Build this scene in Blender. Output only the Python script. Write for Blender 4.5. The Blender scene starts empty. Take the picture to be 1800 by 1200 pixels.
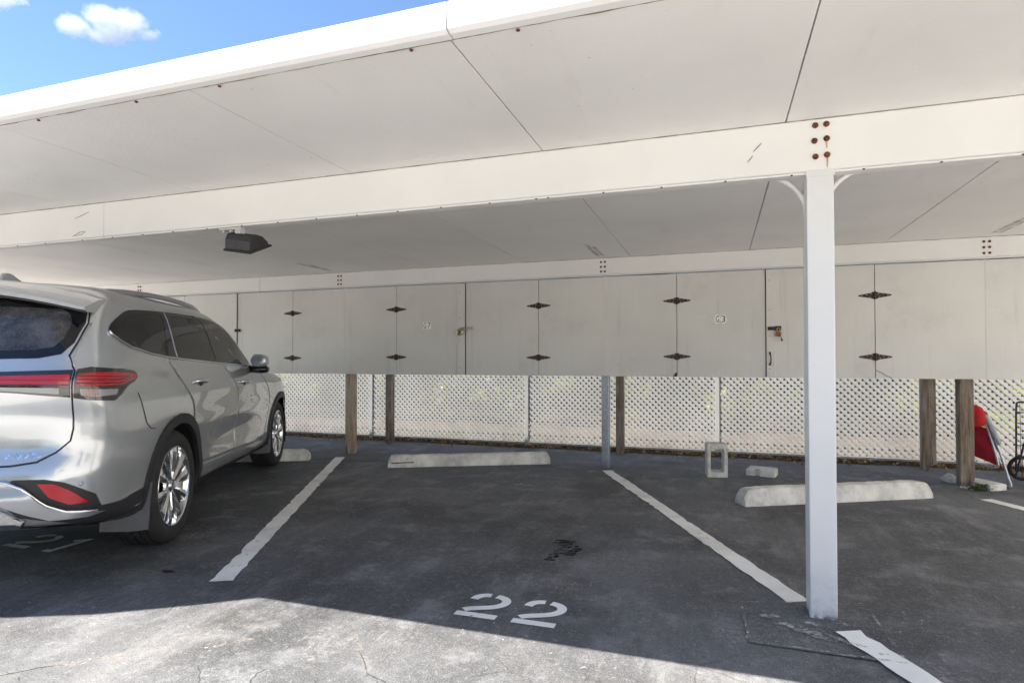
import bpy, bmesh, math, random
from mathutils import Vector, Matrix, geometry, noise as mnoise
random.seed(7)
R = math.radians
scene = bpy.context.scene
COL = scene.collection

# ---------------------------------------------------------------- camera
F_PX = 1056.0
PITCH = R(1.0)
cam = bpy.data.cameras.new('camera')
cam.sensor_width = 36.0
cam.lens = 36.0 * F_PX / 1800.0
cam.shift_y = ((634.0 - F_PX * math.tan(PITCH)) - 600.0) / 1800.0
cam.clip_start = 0.05
cam.clip_end = 3000
camo = bpy.data.objects.new('camera', cam)
COL.objects.link(camo)
camo.location = (0, 0, 1.2)
camo.rotation_euler = (R(90) + PITCH, 0, R(18.9))
scene.camera = camo

# ---------------------------------------------------------------- light
TO_SUN = Vector((-0.49, -0.265, 1.0)).normalized()
EL = math.asin(TO_SUN.z)
AZ = math.atan2(TO_SUN.x, TO_SUN.y)
world = bpy.data.worlds.new('World')
scene.world = world
world.use_nodes = True
wn = world.node_tree
for n in list(wn.nodes):
    wn.nodes.remove(n)
sky = wn.nodes.new('ShaderNodeTexSky')
sky.sky_type = 'NISHITA'
sky.sun_disc = False
sky.sun_elevation = EL
sky.sun_rotation = AZ
sky.air_density = 1.0
sky.dust_density = 0.1
sky.ozone_density = 5.0
bg = wn.nodes.new('ShaderNodeBackground')
bg.inputs['Strength'].default_value = 0.072
wo = wn.nodes.new('ShaderNodeOutputWorld')
wn.links.new(sky.outputs[0], bg.inputs[0])
wn.links.new(bg.outputs[0], wo.inputs[0])
sun = bpy.data.lights.new('sun', 'SUN')
sun.energy = 3.8
sun.angle = R(0.5)
sun.color = (1.0, 0.935, 0.835)
suno = bpy.data.objects.new('sun', sun)
COL.objects.link(suno)
suno.rotation_euler = TO_SUN.to_track_quat('Z', 'Y').to_euler()
suno.location = (0, 0, 30)
scene.view_settings.view_transform = 'Standard'
scene.view_settings.look = 'None'
scene.view_settings.gamma = 1
scene.view_settings.exposure = 1.8
try:
    scene.cycles.max_bounces = 12
    scene.cycles.diffuse_bounces = 8
    scene.cycles.transparent_max_bounces = 16
    scene.cycles.volume_bounces = 10
except Exception:
    pass

# ---------------------------------------------------------------- materials
class NT:
    def __init__(s, name):
        s.m = bpy.data.materials.new(name)
        s.m.use_nodes = True
        s.t = s.m.node_tree
        for n in list(s.t.nodes):
            s.t.nodes.remove(n)
        s.out = s.t.nodes.new('ShaderNodeOutputMaterial')
        s.b = s.t.nodes.new('ShaderNodeBsdfPrincipled')
        s.t.links.new(s.b.outputs[0], s.out.inputs[0])
        s.co = s.t.nodes.new('ShaderNodeTexCoord').outputs['Object']
    def put(s, sock, v):
        if isinstance(v, bpy.types.NodeSocket):
            s.t.links.new(v, sock)
        elif isinstance(v, (tuple, list)):
            v = tuple(v)
            if len(v) == 3 and sock.type == 'RGBA':
                v = v + (1,)
            sock.default_value = v
        else:
            sock.default_value = v
    def set(s, **k):
        for a, v in k.items():
            s.put(s.b.inputs[a.replace('_', ' ')], v)
        return s
    def map(s, scale=(1, 1, 1), rot=(0, 0, 0), loc=(0, 0, 0), co=None):
        n = s.t.nodes.new('ShaderNodeMapping')
        s.put(n.inputs['Vector'], co or s.co)
        n.inputs['Scale'].default_value = scale
        n.inputs['Rotation'].default_value = rot
        n.inputs['Location'].default_value = loc
        return n.outputs[0]
    def noise(s, scale, detail=4, rough=0.55, co=None, dist=0.0):
        n = s.t.nodes.new('ShaderNodeTexNoise')
        s.put(n.inputs['Vector'], co or s.co)
        n.inputs['Scale'].default_value = scale
        n.inputs['Detail'].default_value = detail
        n.inputs['Roughness'].default_value = rough
        n.inputs['Distortion'].default_value = dist
        return n.outputs['Fac']
    def vor(s, scale, feature='DISTANCE_TO_EDGE', co=None, rnd=1.0):
        n = s.t.nodes.new('ShaderNodeTexVoronoi')
        n.feature = feature
        s.put(n.inputs['Vector'], co or s.co)
        n.inputs['Scale'].default_value = scale
        n.inputs['Randomness'].default_value = rnd
        return n.outputs['Distance']
    def wobble(s, amt, scale):
        n = s.t.nodes.new('ShaderNodeTexNoise')
        s.put(n.inputs['Vector'], s.co)
        n.inputs['Scale'].default_value = scale
        n.inputs['Detail'].default_value = 4
        a = s.t.nodes.new('ShaderNodeVectorMath'); a.operation = 'MULTIPLY_ADD'
        s.put(a.inputs[0], n.outputs['Color'])
        a.inputs[1].default_value = (amt, amt, amt)
        s.put(a.inputs[2], s.co)
        return a.outputs[0]
    def ramp(s, v, a, b, lo=0.0, hi=1.0):
        n = s.t.nodes.new('ShaderNodeMapRange')
        n.interpolation_type = 'SMOOTHSTEP'
        s.put(n.inputs[0], v)
        n.inputs[1].default_value = a; n.inputs[2].default_value = b
        n.inputs[3].default_value = lo; n.inputs[4].default_value = hi
        return n.outputs[0]
    def math(s, op, a, b=0.0, clamp=False):
        n = s.t.nodes.new('ShaderNodeMath'); n.operation = op; n.use_clamp = clamp
        s.put(n.inputs[0], a); s.put(n.inputs[1], b)
        return n.outputs[0]
    def mix(s, f, a, b, mode='MIX'):
        n = s.t.nodes.new('ShaderNodeMix'); n.data_type = 'RGBA'; n.blend_type = mode
        s.put(n.inputs[0], f); s.put(n.inputs[6], a); s.put(n.inputs[7], b)
        return n.outputs[2]
    def sep(s, co=None):
        n = s.t.nodes.new('ShaderNodeSeparateXYZ')
        s.put(n.inputs[0], co or s.co)
        return n.outputs
    def bump(s, h, strength=0.3, dist=0.01):
        n = s.t.nodes.new('ShaderNodeBump')
        n.inputs['Strength'].default_value = strength
        n.inputs['Distance'].default_value = dist
        s.put(n.inputs['Height'], h)
        s.t.links.new(n.outputs[0], s.b.inputs['Normal'])
        return s

MT = {}
def simple(key, col, rough=0.5, metal=0.0, var=0.12, scale=20, bump=0.0, bscale=120, **k):
    m = NT(key)
    f = m.ramp(m.noise(scale, 5), 0.3, 0.7)
    c2 = tuple(c * (1 - var) for c in col)
    m.set(Base_Color=m.mix(f, c2, col), Roughness=rough, Metallic=metal, **k)
    if bump:
        m.bump(m.noise(bscale, 3), bump, 0.004)
    MT[key] = m.m
    return m.m

def mk_asphalt(key, base=0.062, cracks=True):
    m = NT(key)
    wob = m.wobble(0.25, 1.3)
    big = m.noise(0.55, 6, 0.6, dist=0.4)
    med = m.noise(3.2, 7, 0.65)
    streak = m.noise(1.0, 7, 0.7, co=m.map(scale=(2.4, 0.55, 1), rot=(0, 0, R(-28))))
    fine = m.noise(150, 3, 0.7)
    agg = m.vor(260, 'F1')
    b = base
    c = m.mix(m.ramp(big, 0.36, 0.64), (b * 0.44, b * 0.47, b * 0.53), (b * 1.30, b * 1.34, b * 1.42))
    c = m.mix(m.ramp(med, 0.50, 0.68, 0, 0.75), c, (b * 2.0, b * 2.05, b * 2.15))
    c = m.mix(m.ramp(streak, 0.50, 0.68, 0, 0.6), c, (b * 2.4, b * 2.42, b * 2.46))
    dark = m.noise(0.9, 5, 0.6, co=m.map(loc=(7.3, 1.9, 0)))
    c = m.mix(m.ramp(dark, 0.51, 0.64, 0, 0.7), c, (b * 0.32, b * 0.33, b * 0.36))
    c = m.mix(m.ramp(fine, 0.50, 0.70, 0.0, 0.75), c, (b * 2.3, b * 2.2, b * 2.08))
    c = m.mix(m.ramp(fine, 0.50, 0.32, 0.0, 0.7), c, (b * 0.28, b * 0.28, b * 0.29))
    speck = m.math('MULTIPLY', m.ramp(m.vor(48, 'F1'), 0.06, 0.20, 1, 0), m.ramp(m.noise(4, 4), 0.42, 0.60))
    c = m.mix(m.math('MULTIPLY', speck, 0.6), c, (b * 3.2, b * 3.2, b * 3.1))
    grit = m.noise(32, 8, 0.85, dist=0.5)
    c = m.mix(m.ramp(grit, 0.52, 0.66, 0.0, 0.6), c, (b * 2.6, b * 2.62, b * 2.68))
    c = m.mix(m.ramp(grit, 0.47, 0.34, 0.0, 0.6), c, (b * 0.3, b * 0.3, b * 0.31))
    chip = m.math('MULTIPLY', m.ramp(m.vor(17, 'F1', co=m.wobble(0.05, 30)), 0.05, 0.13, 1, 0), m.ramp(m.noise(1.4, 5, 0.6, co=m.map(loc=(6, 2, 0))), 0.50, 0.62))
    c = m.mix(m.math('MULTIPLY', chip, 0.75), c, (b * 4.2, b * 4.2, b * 4.2))
    drag = m.ramp(m.noise(9, 5, 0.7, co=m.map(scale=(3.2, 0.35, 1), rot=(0, 0, R(24)))), 0.60, 0.74, 0, 0.45)
    c = m.mix(drag, c, (b * 2.6, b * 2.62, b * 2.66))
    scuff = m.math('MULTIPLY', m.ramp(m.noise(2.0, 3, 0.5, co=m.map(loc=(3, 8, 0))), 0.6, 0.66),
                   m.ramp(m.noise(34, 8, 0.8, dist=1.2), 0.48, 0.62))
    c = m.mix(m.math('MULTIPLY', scuff, 0.5), c, (b * 3.0, b * 3.0, b * 3.0))
    h = m.math('ADD', m.math('MULTIPLY', fine, 0.6), m.math('MULTIPLY', agg, 0.8))
    if cracks:
        sx = m.sep()
        lane = m.ramp(m.math('ADD', sx[1], m.math('MULTIPLY', m.noise(1.2, 4), 1.2)), 2.2, 3.4, 1.0, 0.16)
        cr1 = m.ramp(m.vor(1.15, co=wob), 0.001, 0.006, 1, 0)
        cr2 = m.ramp(m.vor(3.1, co=m.wobble(0.22, 3.0)), 0.002, 0.010, 1, 0)
        gate1 = m.ramp(m.noise(1.7, 4, 0.6, co=m.map(loc=(2, 4, 0))), 0.49, 0.56)
        gate2 = m.ramp(m.noise(2.3, 4, 0.6, co=m.map(loc=(9, 1, 0))), 0.53, 0.6)
        cr = m.math('MAXIMUM', m.math('MULTIPLY', cr1, gate1), m.math('MULTIPLY', m.math('MULTIPLY', cr2, gate2), 0.8))
        cr = m.math('MULTIPLY', cr, lane)
        # sand-filled rims beside the cracks, then the cracks themselves
        sand = m.math('MULTIPLY', m.math('MULTIPLY', m.ramp(m.vor(1.15, co=wob), 0.0, 0.05, 1, 0), m.ramp(m.noise(3.2, 3, co=m.map(loc=(5, 5, 0))), 0.52, 0.62)), lane)
        sand = m.math('MULTIPLY', sand, m.ramp(m.noise(70, 3), 0.42, 0.6))
        c = m.mix(m.math('MULTIPLY', sand, 0.8), c, (0.34, 0.29, 0.24))
        wear = m.math('MULTIPLY', m.ramp(m.noise(1.5, 3, co=m.map(loc=(1.2, 6, 0))), 0.60, 0.66), m.ramp(m.noise(17, 8, 0.8, dist=0.8), 0.52, 0.62))
        wear = m.math('MULTIPLY', wear, lane)
        c = m.mix(m.math('MULTIPLY', wear, 0.7), c, (0.36, 0.31, 0.27))
        c = m.mix(cr, c, (0.02, 0.019, 0.018))
        h = m.math('SUBTRACT', h, m.math('MULTIPLY', cr, 3.0))
    m.set(Base_Color=c, Roughness=m.ramp(big, 0.3, 0.7, 0.62, 0.85), Specular_IOR_Level=0.4)
    m.bump(h, 0.4, 0.004)
    MT[key] = m.m
mk_asphalt('asphalt', 0.116)
mk_asphalt('asphalt_patch_mat', 0.112, False)

def mk_panel():      # embossed painted aluminium of the roof
    m = NT('roof_panel_paint')
    big = m.noise(0.9, 4)
    c = m.mix(m.ramp(big, 0.35, 0.65), (0.80, 0.785, 0.765), (0.85, 0.84, 0.82))
    spots = m.math('MULTIPLY', m.ramp(m.vor(11, 'F1'), 0.02, 0.09, 1, 0), m.ramp(m.noise(1.6, 4), 0.55, 0.63))
    c = m.mix(m.math('MULTIPLY', spots, 0.8), c, (0.38, 0.36, 0.33))
    stain = m.ramp(m.noise(2.1, 6, 0.7, co=m.map(scale=(3.0, 0.5, 1))), 0.58, 0.75)
    c = m.mix(m.math('MULTIPLY', stain, 0.16), c, (0.52, 0.49, 0.45))
    m.set(Base_Color=c, Roughness=m.ramp(m.noise(3, 3), 0.3, 0.7, 0.34, 0.5), Specular_IOR_Level=0.5)
    m.bump(m.noise(75, 3, 0.6), 0.4, 0.004)
    MT['roof_panel_paint'] = m.m
mk_panel()

def mk_white(key, col, dirt=0.25, rough=0.45):
    m = NT(key)
    c = m.mix(m.ramp(m.noise(2.0, 5), 0.3, 0.7), tuple(x * 0.95 for x in col), col)
    scr = m.math('MULTIPLY', m.ramp(m.noise(4.0, 7, 0.75, co=m.map(scale=(1, 1, 3))), 0.64, 0.74), dirt)
    c = m.mix(scr, c, (0.33, 0.31, 0.28))
    sp = m.math('MULTIPLY', m.ramp(m.vor(16, 'F1'), 0.01, 0.07, 1, 0), m.ramp(m.noise(2.1, 4), 0.54, 0.64))
    c = m.mix(m.math('MULTIPLY', sp, 0.5), c, (0.28, 0.24, 0.2))
    if key == 'post_paint':
        z = m.sep()[2]
        grime = m.math('MULTIPLY', m.ramp(z, 0.0, 0.30, 1, 0), m.ramp(m.noise(11, 7, 0.75), 0.40, 0.66))
        c = m.mix(m.math('MULTIPLY', grime, 0.45), c, (0.25, 0.22, 0.18))
        foot = m.math('MULTIPLY', m.ramp(z, 0.004, 0.03, 1, 0), m.ramp(m.noise(22, 4, 0.7), 0.4, 0.55))
        c = m.mix(m.math('MULTIPLY', foot, 0.85), c, (0.06, 0.065, 0.085))
        sc = m.ramp(m.noise(5, 8, 0.8, co=m.map(scale=(2, 2, 0.6), loc=(3, 3, 3))), 0.64, 0.72)
        c = m.mix(m.math('MULTIPLY', sc, 0.22), c, (0.4, 0.39, 0.37))
    m.set(Base_Color=c, Roughness=rough)
    m.bump(m.noise(40, 3), 0.05, 0.002)
    MT[key] = m.m
mk_white('white_paint', (0.765, 0.758, 0.738), 0.15)
mk_white('post_paint', (0.68, 0.68, 0.675), 0.1)
mk_white('fascia_paint', (0.86, 0.855, 0.84), 0.15)

def mk_locker():
    m = NT('locker_paint')
    cool = m.mix(m.ramp(m.noise(1.1, 5), 0.3, 0.7), (0.62, 0.61, 0.58), (0.69, 0.68, 0.65))
    grime = m.ramp(m.noise(1.7, 7, 0.72, co=m.map(loc=(4, 0, 2))), 0.54, 0.72)
    c = m.mix(m.math('MULTIPLY', grime, 0.2), cool, (0.36, 0.34, 0.30))
    scuff = m.math('MULTIPLY', m.ramp(m.noise(2.3, 3, co=m.map(loc=(1, 2, 5))), 0.55, 0.66), m.ramp(m.noise(9, 7, 0.75, co=m.map(scale=(1, 1, 2.2))), 0.5, 0.66))
    c = m.mix(m.math('MULTIPLY', scuff, 0.4), c, (0.70, 0.70, 0.68))
    drip = m.ramp(m.noise(5, 5, 0.7, co=m.map(scale=(2.2, 1, 0.12))), 0.56, 0.72)
    c = m.mix(m.math('MULTIPLY', drip, 0.22), c, (0.38, 0.37, 0.34))
    sp = m.math('MULTIPLY', m.ramp(m.vor(13, 'F1'), 0.015, 0.06, 1, 0), m.ramp(m.noise(2.4, 4), 0.5, 0.62))
    c = m.mix(m.math('MULTIPLY', sp, 0.7), c, (0.2, 0.17, 0.14))
    m.set(Base_Color=c, Roughness=m.ramp(grime, 0, 1, 0.42, 0.65))
    m.bump(m.noise(22, 5, 0.6), 0.08, 0.004)
    MT['locker_paint'] = m.m
mk_locker()

def mk_wood(key='weathered_wood', k=1.0, gk=0.5):
    m = NT(key)
    co = m.map(scale=(9, 9, 0.55))
    g = m.noise(5, 8, 0.7, co=co, dist=0.6)
    c = m.mix(m.ramp(g, 0.3, 0.7), (0.10 * k, 0.068 * k, 0.046 * k), (0.33 * k, 0.25 * k, 0.18 * k))
    crack = m.ramp(m.noise(7, 4, 0.6, co=m.map(scale=(10, 10, 0.28), loc=(3, 1, 0))), 0.62, 0.68)
    c = m.mix(crack, c, (0.035, 0.028, 0.022))
    grey = m.ramp(m.noise(2.2, 4, co=m.map(scale=(2, 2, 0.7))), 0.45, 0.65)
    c = m.mix(m.math('MULTIPLY', grey, gk), c, (0.44, 0.41, 0.37))
    z = m.sep()[2]
    rot = m.math('MULTIPLY', m.ramp(z, 0.0, 0.28, 1, 0), m.ramp(m.noise(6, 5, co=m.map(scale=(4, 4, 0.6))), 0.4, 0.6))
    c = m.mix(m.math('MULTIPLY', rot, 0.8), c, (0.05, 0.045, 0.04))
    m.set(Base_Color=c, Roughness=0.85)
    m.bump(m.math('SUBTRACT', g, crack), 0.5, 0.006)
    MT[key] = m.m
mk_wood()
mk_wood('grey_wood', 2.0, 1.0)

def mk_concrete(key, col, blot=0.75):
    m = NT(key)
    c = m.mix(m.ramp(m.noise(5, 7, 0.65), 0.3, 0.72), tuple(x * (1 - blot * 0.6) for x in col), col)
    d = m.ramp(m.noise(3.1, 7, 0.75, co=m.map(loc=(1, 5, 0))), 0.55, 0.68)
    c = m.mix(m.math('MULTIPLY', d, blot), c, (0.16, 0.155, 0.145))
    pit = m.ramp(m.vor(55, 'F1'), 0.05, 0.16, 1, 0)
    c = m.mix(m.math('MULTIPLY', pit, 0.45), c, (0.2, 0.19, 0.18))
    m.set(Base_Color=c, Roughness=0.9)
    m.bump(m.math('SUBTRACT', m.noise(60, 5, 0.7), m.math('MULTIPLY', pit, 0.6)), 0.6, 0.006)
    MT[key] = m.m
mk_concrete('concrete', (0.88, 0.865, 0.81))
mk_concrete('pale_concrete', (0.72, 0.68, 0.62), 0.12)
mk_concrete('pink_paver', (0.17, 0.105, 0.07), 0.8)

def mk_line():
    m = NT('road_paint')
    worn = m.ramp(m.noise(14, 8, 0.75), 0.60, 0.68)
    c = m.mix(m.ramp(m.noise(4, 5), 0.3, 0.7), (0.80, 0.79, 0.75), (0.93, 0.92, 0.89))
    c = m.mix(m.math('MULTIPLY', worn, 0.7), c, (0.14, 0.14, 0.14))
    dirt = m.ramp(m.noise(3, 6, 0.7, co=m.map(loc=(2, 2, 0))), 0.52, 0.7)
    c = m.mix(m.math('MULTIPLY', dirt, 0.35), c, (0.3, 0.29, 0.27))
    m.set(Base_Color=c, Roughness=0.75)
    m.bump(m.noise(180, 3), 0.35, 0.004)
    MT['road_paint'] = m.m
mk_line()

def mk_rust(key, a, b):
    m = NT(key)
    m.set(Base_Color=m.mix(m.ramp(m.noise(90, 5), 0.35, 0.65), a, b), Roughness=0.75, Metallic=0.25)
    MT[key] = m.m
mk_rust('rust', (0.05, 0.02, 0.012), (0.22, 0.075, 0.028))
mk_rust('hinge_rust', (0.028, 0.024, 0.023), (0.10, 0.058, 0.048))

def mk_galv():
    m = NT('galvanised')
    v = m.vor(38, 'F1')
    c = m.mix(v, (0.30, 0.34, 0.39), (0.46, 0.49, 0.53))
    z = m.sep()[2]
    c = m.mix(m.ramp(z, 0.0, 0.12, 0.5, 0), c, (0.10, 0.09, 0.085))
    m.set(Base_Color=c, Roughness=0.48, Metallic=0.75)
    MT['galvanised'] = m.m
mk_galv()

def mk_lattice():
    m = NT('lattice_vinyl')
    c = m.mix(m.ramp(m.noise(1.4, 5), 0.3, 0.7), (0.47, 0.475, 0.475), (0.57, 0.575, 0.575))
    z = m.sep()[2]
    dirt = m.math('MULTIPLY', m.ramp(z, 0.05, 0.4, 0.9, 0.12), m.ramp(m.noise(7, 6, 0.7), 0.42, 0.66))
    c = m.mix(m.math('MULTIPLY', dirt, 0.45), c, (0.33, 0.30, 0.24))
    m.set(Base_Color=c, Roughness=0.5)
    tr = m.t.nodes.new('ShaderNodeBsdfTranslucent'); m.put(tr.inputs[0], c)
    ms = m.t.nodes.new('ShaderNodeMixShader'); ms.inputs[0].default_value = 0.18
    m.t.links.new(m.b.outputs[0], ms.inputs[1]); m.t.links.new(tr.outputs[0], ms.inputs[2]); m.t.links.new(ms.outputs[0], m.out.inputs[0])
    MT['lattice_vinyl'] = m.m
mk_lattice()

def mk_soil():
    m = NT('mulch')
    v = m.noise(35, 7, 0.75)
    c = m.mix(m.ramp(v, 0.35, 0.65), (0.018, 0.013, 0.009), (0.13, 0.08, 0.035))
    m.set(Base_Color=c, Roughness=0.95)
    m.bump(v, 1.0, 0.03)
    MT['mulch'] = m.m
mk_soil()

def mk_leaf(key, a, b, trans=0.35):
    m = NT(key)
    g = m.t.nodes.new('ShaderNodeNewGeometry')
    c = m.mix(g.outputs['Random Per Island'], a, b)
    m.set(Base_Color=c, Roughness=0.5)
    tr = m.t.nodes.new('ShaderNodeBsdfTranslucent')
    m.put(tr.inputs[0], c)
    ms = m.t.nodes.new('ShaderNodeMixShader')
    ms.inputs[0].default_value = trans
    m.t.links.new(m.b.outputs[0], ms.inputs[1])
    m.t.links.new(tr.outputs[0], ms.inputs[2])
    m.t.links.new(ms.outputs[0], m.out.inputs[0])
    MT[key] = m.m
mk_leaf('leaf_green', (0.03, 0.07, 0.008), (0.34, 0.42, 0.02))
mk_leaf('leaf_yellow', (0.14, 0.22, 0.012), (0.60, 0.58, 0.03))
mk_leaf('leaf_dark', (0.008, 0.016, 0.004), (0.03, 0.045, 0.008))
mk_leaf('weed_green', (0.05, 0.10, 0.02), (0.14, 0.2, 0.05))
mk_leaf('litter', (0.12, 0.06, 0.02), (0.42, 0.27, 0.09), 0.1)
simple('orange_leaf', (0.55, 0.16, 0.03), 0.6)
simple('dark_board', (0.03, 0.024, 0.018), 0.8)
simple('bark', (0.14, 0.105, 0.075), 0.9, bump=0.6, bscale=30)
simple('black_plastic', (0.022, 0.023, 0.026), 0.55, bump=0.05, bscale=300)
simple('lamp_black', (0.03, 0.028, 0.03), 0.5, var=0.45, scale=25)
simple('lamp_grey', (0.55, 0.54, 0.52), 0.5, var=0.3)
simple('rubber', (0.028, 0.028, 0.03), 0.8, var=0.3, scale=30, bump=0.15, bscale=200)
simple('lamp_glass', (0.5, 0.4, 0.28), 0.2)
simple('steel_tube', (0.42, 0.45, 0.49), 0.35, 0.8, var=0.25)
simple('plastic_grey', (0.40, 0.41, 0.43), 0.5)
simple('red_fabric', (0.40, 0.012, 0.028), 0.85, var=0.25, scale=12, bump=0.35, bscale=400)
simple('bright_red_fabric', (0.62, 0.02, 0.025), 0.8, var=0.2, scale=12, bump=0.3, bscale=400)
simple('blue_plastic', (0.02, 0.09, 0.3), 0.4)
simple('dark_blue_tube', (0.03, 0.03, 0.045), 0.4, 0.3)
simple('padlock_steel', (0.55, 0.53, 0.42), 0.28, 0.9, var=0.4, scale=60)
simple('padlock_brass', (0.32, 0.13, 0.035), 0.4, 0.7, var=0.6, scale=60)
simple('sticker_white', (0.93, 0.92, 0.88), 0.5, var=0.03)
simple('ink', (0.012, 0.012, 0.012), 0.6)
simple('conduit_white', (0.74, 0.74, 0.73), 0.4)
simple('seam_dark', (0.035, 0.033, 0.03), 0.8)
simple('sealant', (0.34, 0.29, 0.22), 0.8, var=0.6, scale=14)
simple('scratch', (0.16, 0.15, 0.14), 0.8)
def mk_streak(key, col, a):
    m = NT(key)
    tr = m.t.nodes.new('ShaderNodeBsdfTransparent'); ms = m.t.nodes.new('ShaderNodeMixShader')
    m.set(Base_Color=col, Roughness=0.7)
    uv = m.t.nodes.new('ShaderNodeTexCoord').outputs['Generated']
    s_ = m.sep(uv)
    ex = m.math('MULTIPLY', m.ramp(s_[0], 0.0, 0.35), m.ramp(s_[0], 1.0, 0.65))
    ey = m.math('MULTIPLY', m.ramp(s_[1], 0.0, 0.3), m.ramp(s_[1], 1.0, 0.8))
    k = m.math('MULTIPLY', m.math('MULTIPLY', ex, ey), m.ramp(m.noise(9, 6, 0.7), 0.3, 0.65, 0, a))
    m.put(ms.inputs[0], k); m.t.links.new(tr.outputs[0], ms.inputs[1]); m.t.links.new(m.b.outputs[0], ms.inputs[2]); m.t.links.new(ms.outputs[0], m.out.inputs[0])
    MT[key] = m.m
mk_streak('reflection_streak', (0.42, 0.40, 0.37), 0.35)  # faint grey standing in for streaky reflections on the roof underside
simple('rust_streak', (0.58, 0.40, 0.20), 0.7, var=0.3, scale=40)
def mk_wet():
    m = NT('wet_stain')
    tr = m.t.nodes.new('ShaderNodeBsdfTransparent'); ms = m.t.nodes.new('ShaderNodeMixShader')
    m.set(Base_Color=(0.008, 0.008, 0.009, 1), Roughness=0.7, Specular_IOR_Level=0.2)
    m.put(ms.inputs[0], m.math('MULTIPLY', m.ramp(m.noise(45, 6, 0.8), 0.34, 0.56), m.ramp(m.noise(9, 3), 0.25, 0.6, 0.45, 0.95)))
    m.t.links.new(tr.outputs[0], ms.inputs[1]); m.t.links.new(m.b.outputs[0], ms.inputs[2]); m.t.links.new(ms.outputs[0], m.out.inputs[0])
    MT['wet_stain'] = m.m
mk_wet()
simple('bounce_wall_white', (0.82, 0.79, 0.74), 0.85, bump=0.2)
simple('building_stucco', (0.68, 0.62, 0.52), 0.85, bump=0.2)
simple('building_glass', (0.03, 0.04, 0.05), 0.08)
simple('building_roof', (0.30, 0.16, 0.11), 0.8)
# car
def mk_paint():
    m = NT('car_paint')
    fl = m.noise(900, 2)
    c = m.mix(fl, (0.45, 0.475, 0.49), (0.50, 0.525, 0.54))
    m.set(Base_Color=c, Metallic=0.5, Roughness=0.22, Coat_Weight=1.0, Coat_Roughness=0.01, Coat_IOR=1.7)
    MT['car_paint'] = m.m
mk_paint()
simple('chrome', (0.82, 0.83, 0.85), 0.08, 1.0, var=0.03)
simple('rim_metal', (0.78, 0.79, 0.81), 0.16, 1.0, var=0.05)
simple('rim_dark', (0.05, 0.05, 0.055), 0.35, 0.6)
simple('satin_silver', (0.48, 0.50, 0.53), 0.28, 0.8, var=0.05)
simple('satin_dark', (0.16, 0.165, 0.17), 0.3, 0.9, var=0.05)
simple('gloss_black', (0.008, 0.008, 0.01), 0.06, var=0.02)
simple('interior_dark', (0.02, 0.019, 0.02), 0.8)
simple('seat_grey', (0.055, 0.05, 0.048), 0.7)
simple('mudflap', (0.09, 0.095, 0.105), 0.5)
def mk_lens(key, col, rough=0.08, em=0):
    m = NT(key)
    m.set(Base_Color=col, Roughness=rough, Coat_Weight=1.0, Coat_Roughness=0.02)
    MT[key] = m.m
mk_lens('red_lens', (0.42, 0.006, 0.014), 0.25)
mk_lens('dark_red_lens', (0.10, 0.004, 0.006), 0.2)
mk_lens('clear_lens', (0.26, 0.26, 0.27), 0.15)
mk_lens('dark_lens', (0.02, 0.016, 0.018), 0.1)
mk_lens('amber_lens', (0.55, 0.22, 0.10), 0.2)
def mk_glass(key, tint):
    m = NT(key)
    m.t.nodes.remove(m.b)
    tr = m.t.nodes.new('ShaderNodeBsdfTransparent'); tr.inputs[0].default_value = (*tint, 1)
    gl = m.t.nodes.new('ShaderNodeBsdfGlossy'); gl.inputs['Roughness'].default_value = 0.01
    gl.inputs[0].default_value = (0.9, 0.9, 0.92, 1)
    fr = m.t.nodes.new('ShaderNodeFresnel'); fr.inputs[0].default_value = 1.6
    ms = m.t.nodes.new('ShaderNodeMixShader')
    m.t.links.new(fr.outputs[0], ms.inputs[0])
    m.t.links.new(tr.outputs[0], ms.inputs[1]); m.t.links.new(gl.outputs[0], ms.inputs[2])
    m.t.links.new(ms.outputs[0], m.out.inputs[0])
    MT[key] = m.m
mk_glass('tinted_glass', (0.05, 0.046, 0.048))
def mk_dusty(key, tint):
    m = NT(key)
    m.t.nodes.remove(m.b)
    tr = m.t.nodes.new('ShaderNodeBsdfTransparent'); tr.inputs[0].default_value = (*tint, 1)
    df = m.t.nodes.new('ShaderNodeBsdfDiffuse'); df.inputs[0].default_value = (0.5, 0.49, 0.47, 1)
    gl = m.t.nodes.new('ShaderNodeBsdfGlossy'); gl.inputs['Roughness'].default_value = 0.02
    fr = m.t.nodes.new('ShaderNodeFresnel'); fr.inputs[0].default_value = 1.6
    a = m.t.nodes.new('ShaderNodeMixShader'); b = m.t.nodes.new('ShaderNodeMixShader')
    d = m.math('ADD', m.ramp(m.noise(5, 5, 0.7), 0.35, 0.7, 0.05, 0.20), m.math('MULTIPLY', m.ramp(m.noise(160, 3), 0.55, 0.7), 0.10))
    m.put(a.inputs[0], d); m.t.links.new(tr.outputs[0], a.inputs[1]); m.t.links.new(df.outputs[0], a.inputs[2])
    m.t.links.new(fr.outputs[0], b.inputs[0]); m.t.links.new(a.outputs[0], b.inputs[1]); m.t.links.new(gl.outputs[0], b.inputs[2])
    m.t.links.new(b.outputs[0], m.out.inputs[0])
    MT[key] = m.m
mk_dusty('dusty_glass', (0.05, 0.046, 0.048))
mk_glass('clear_glass', (0.62, 0.68, 0.66))

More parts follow.
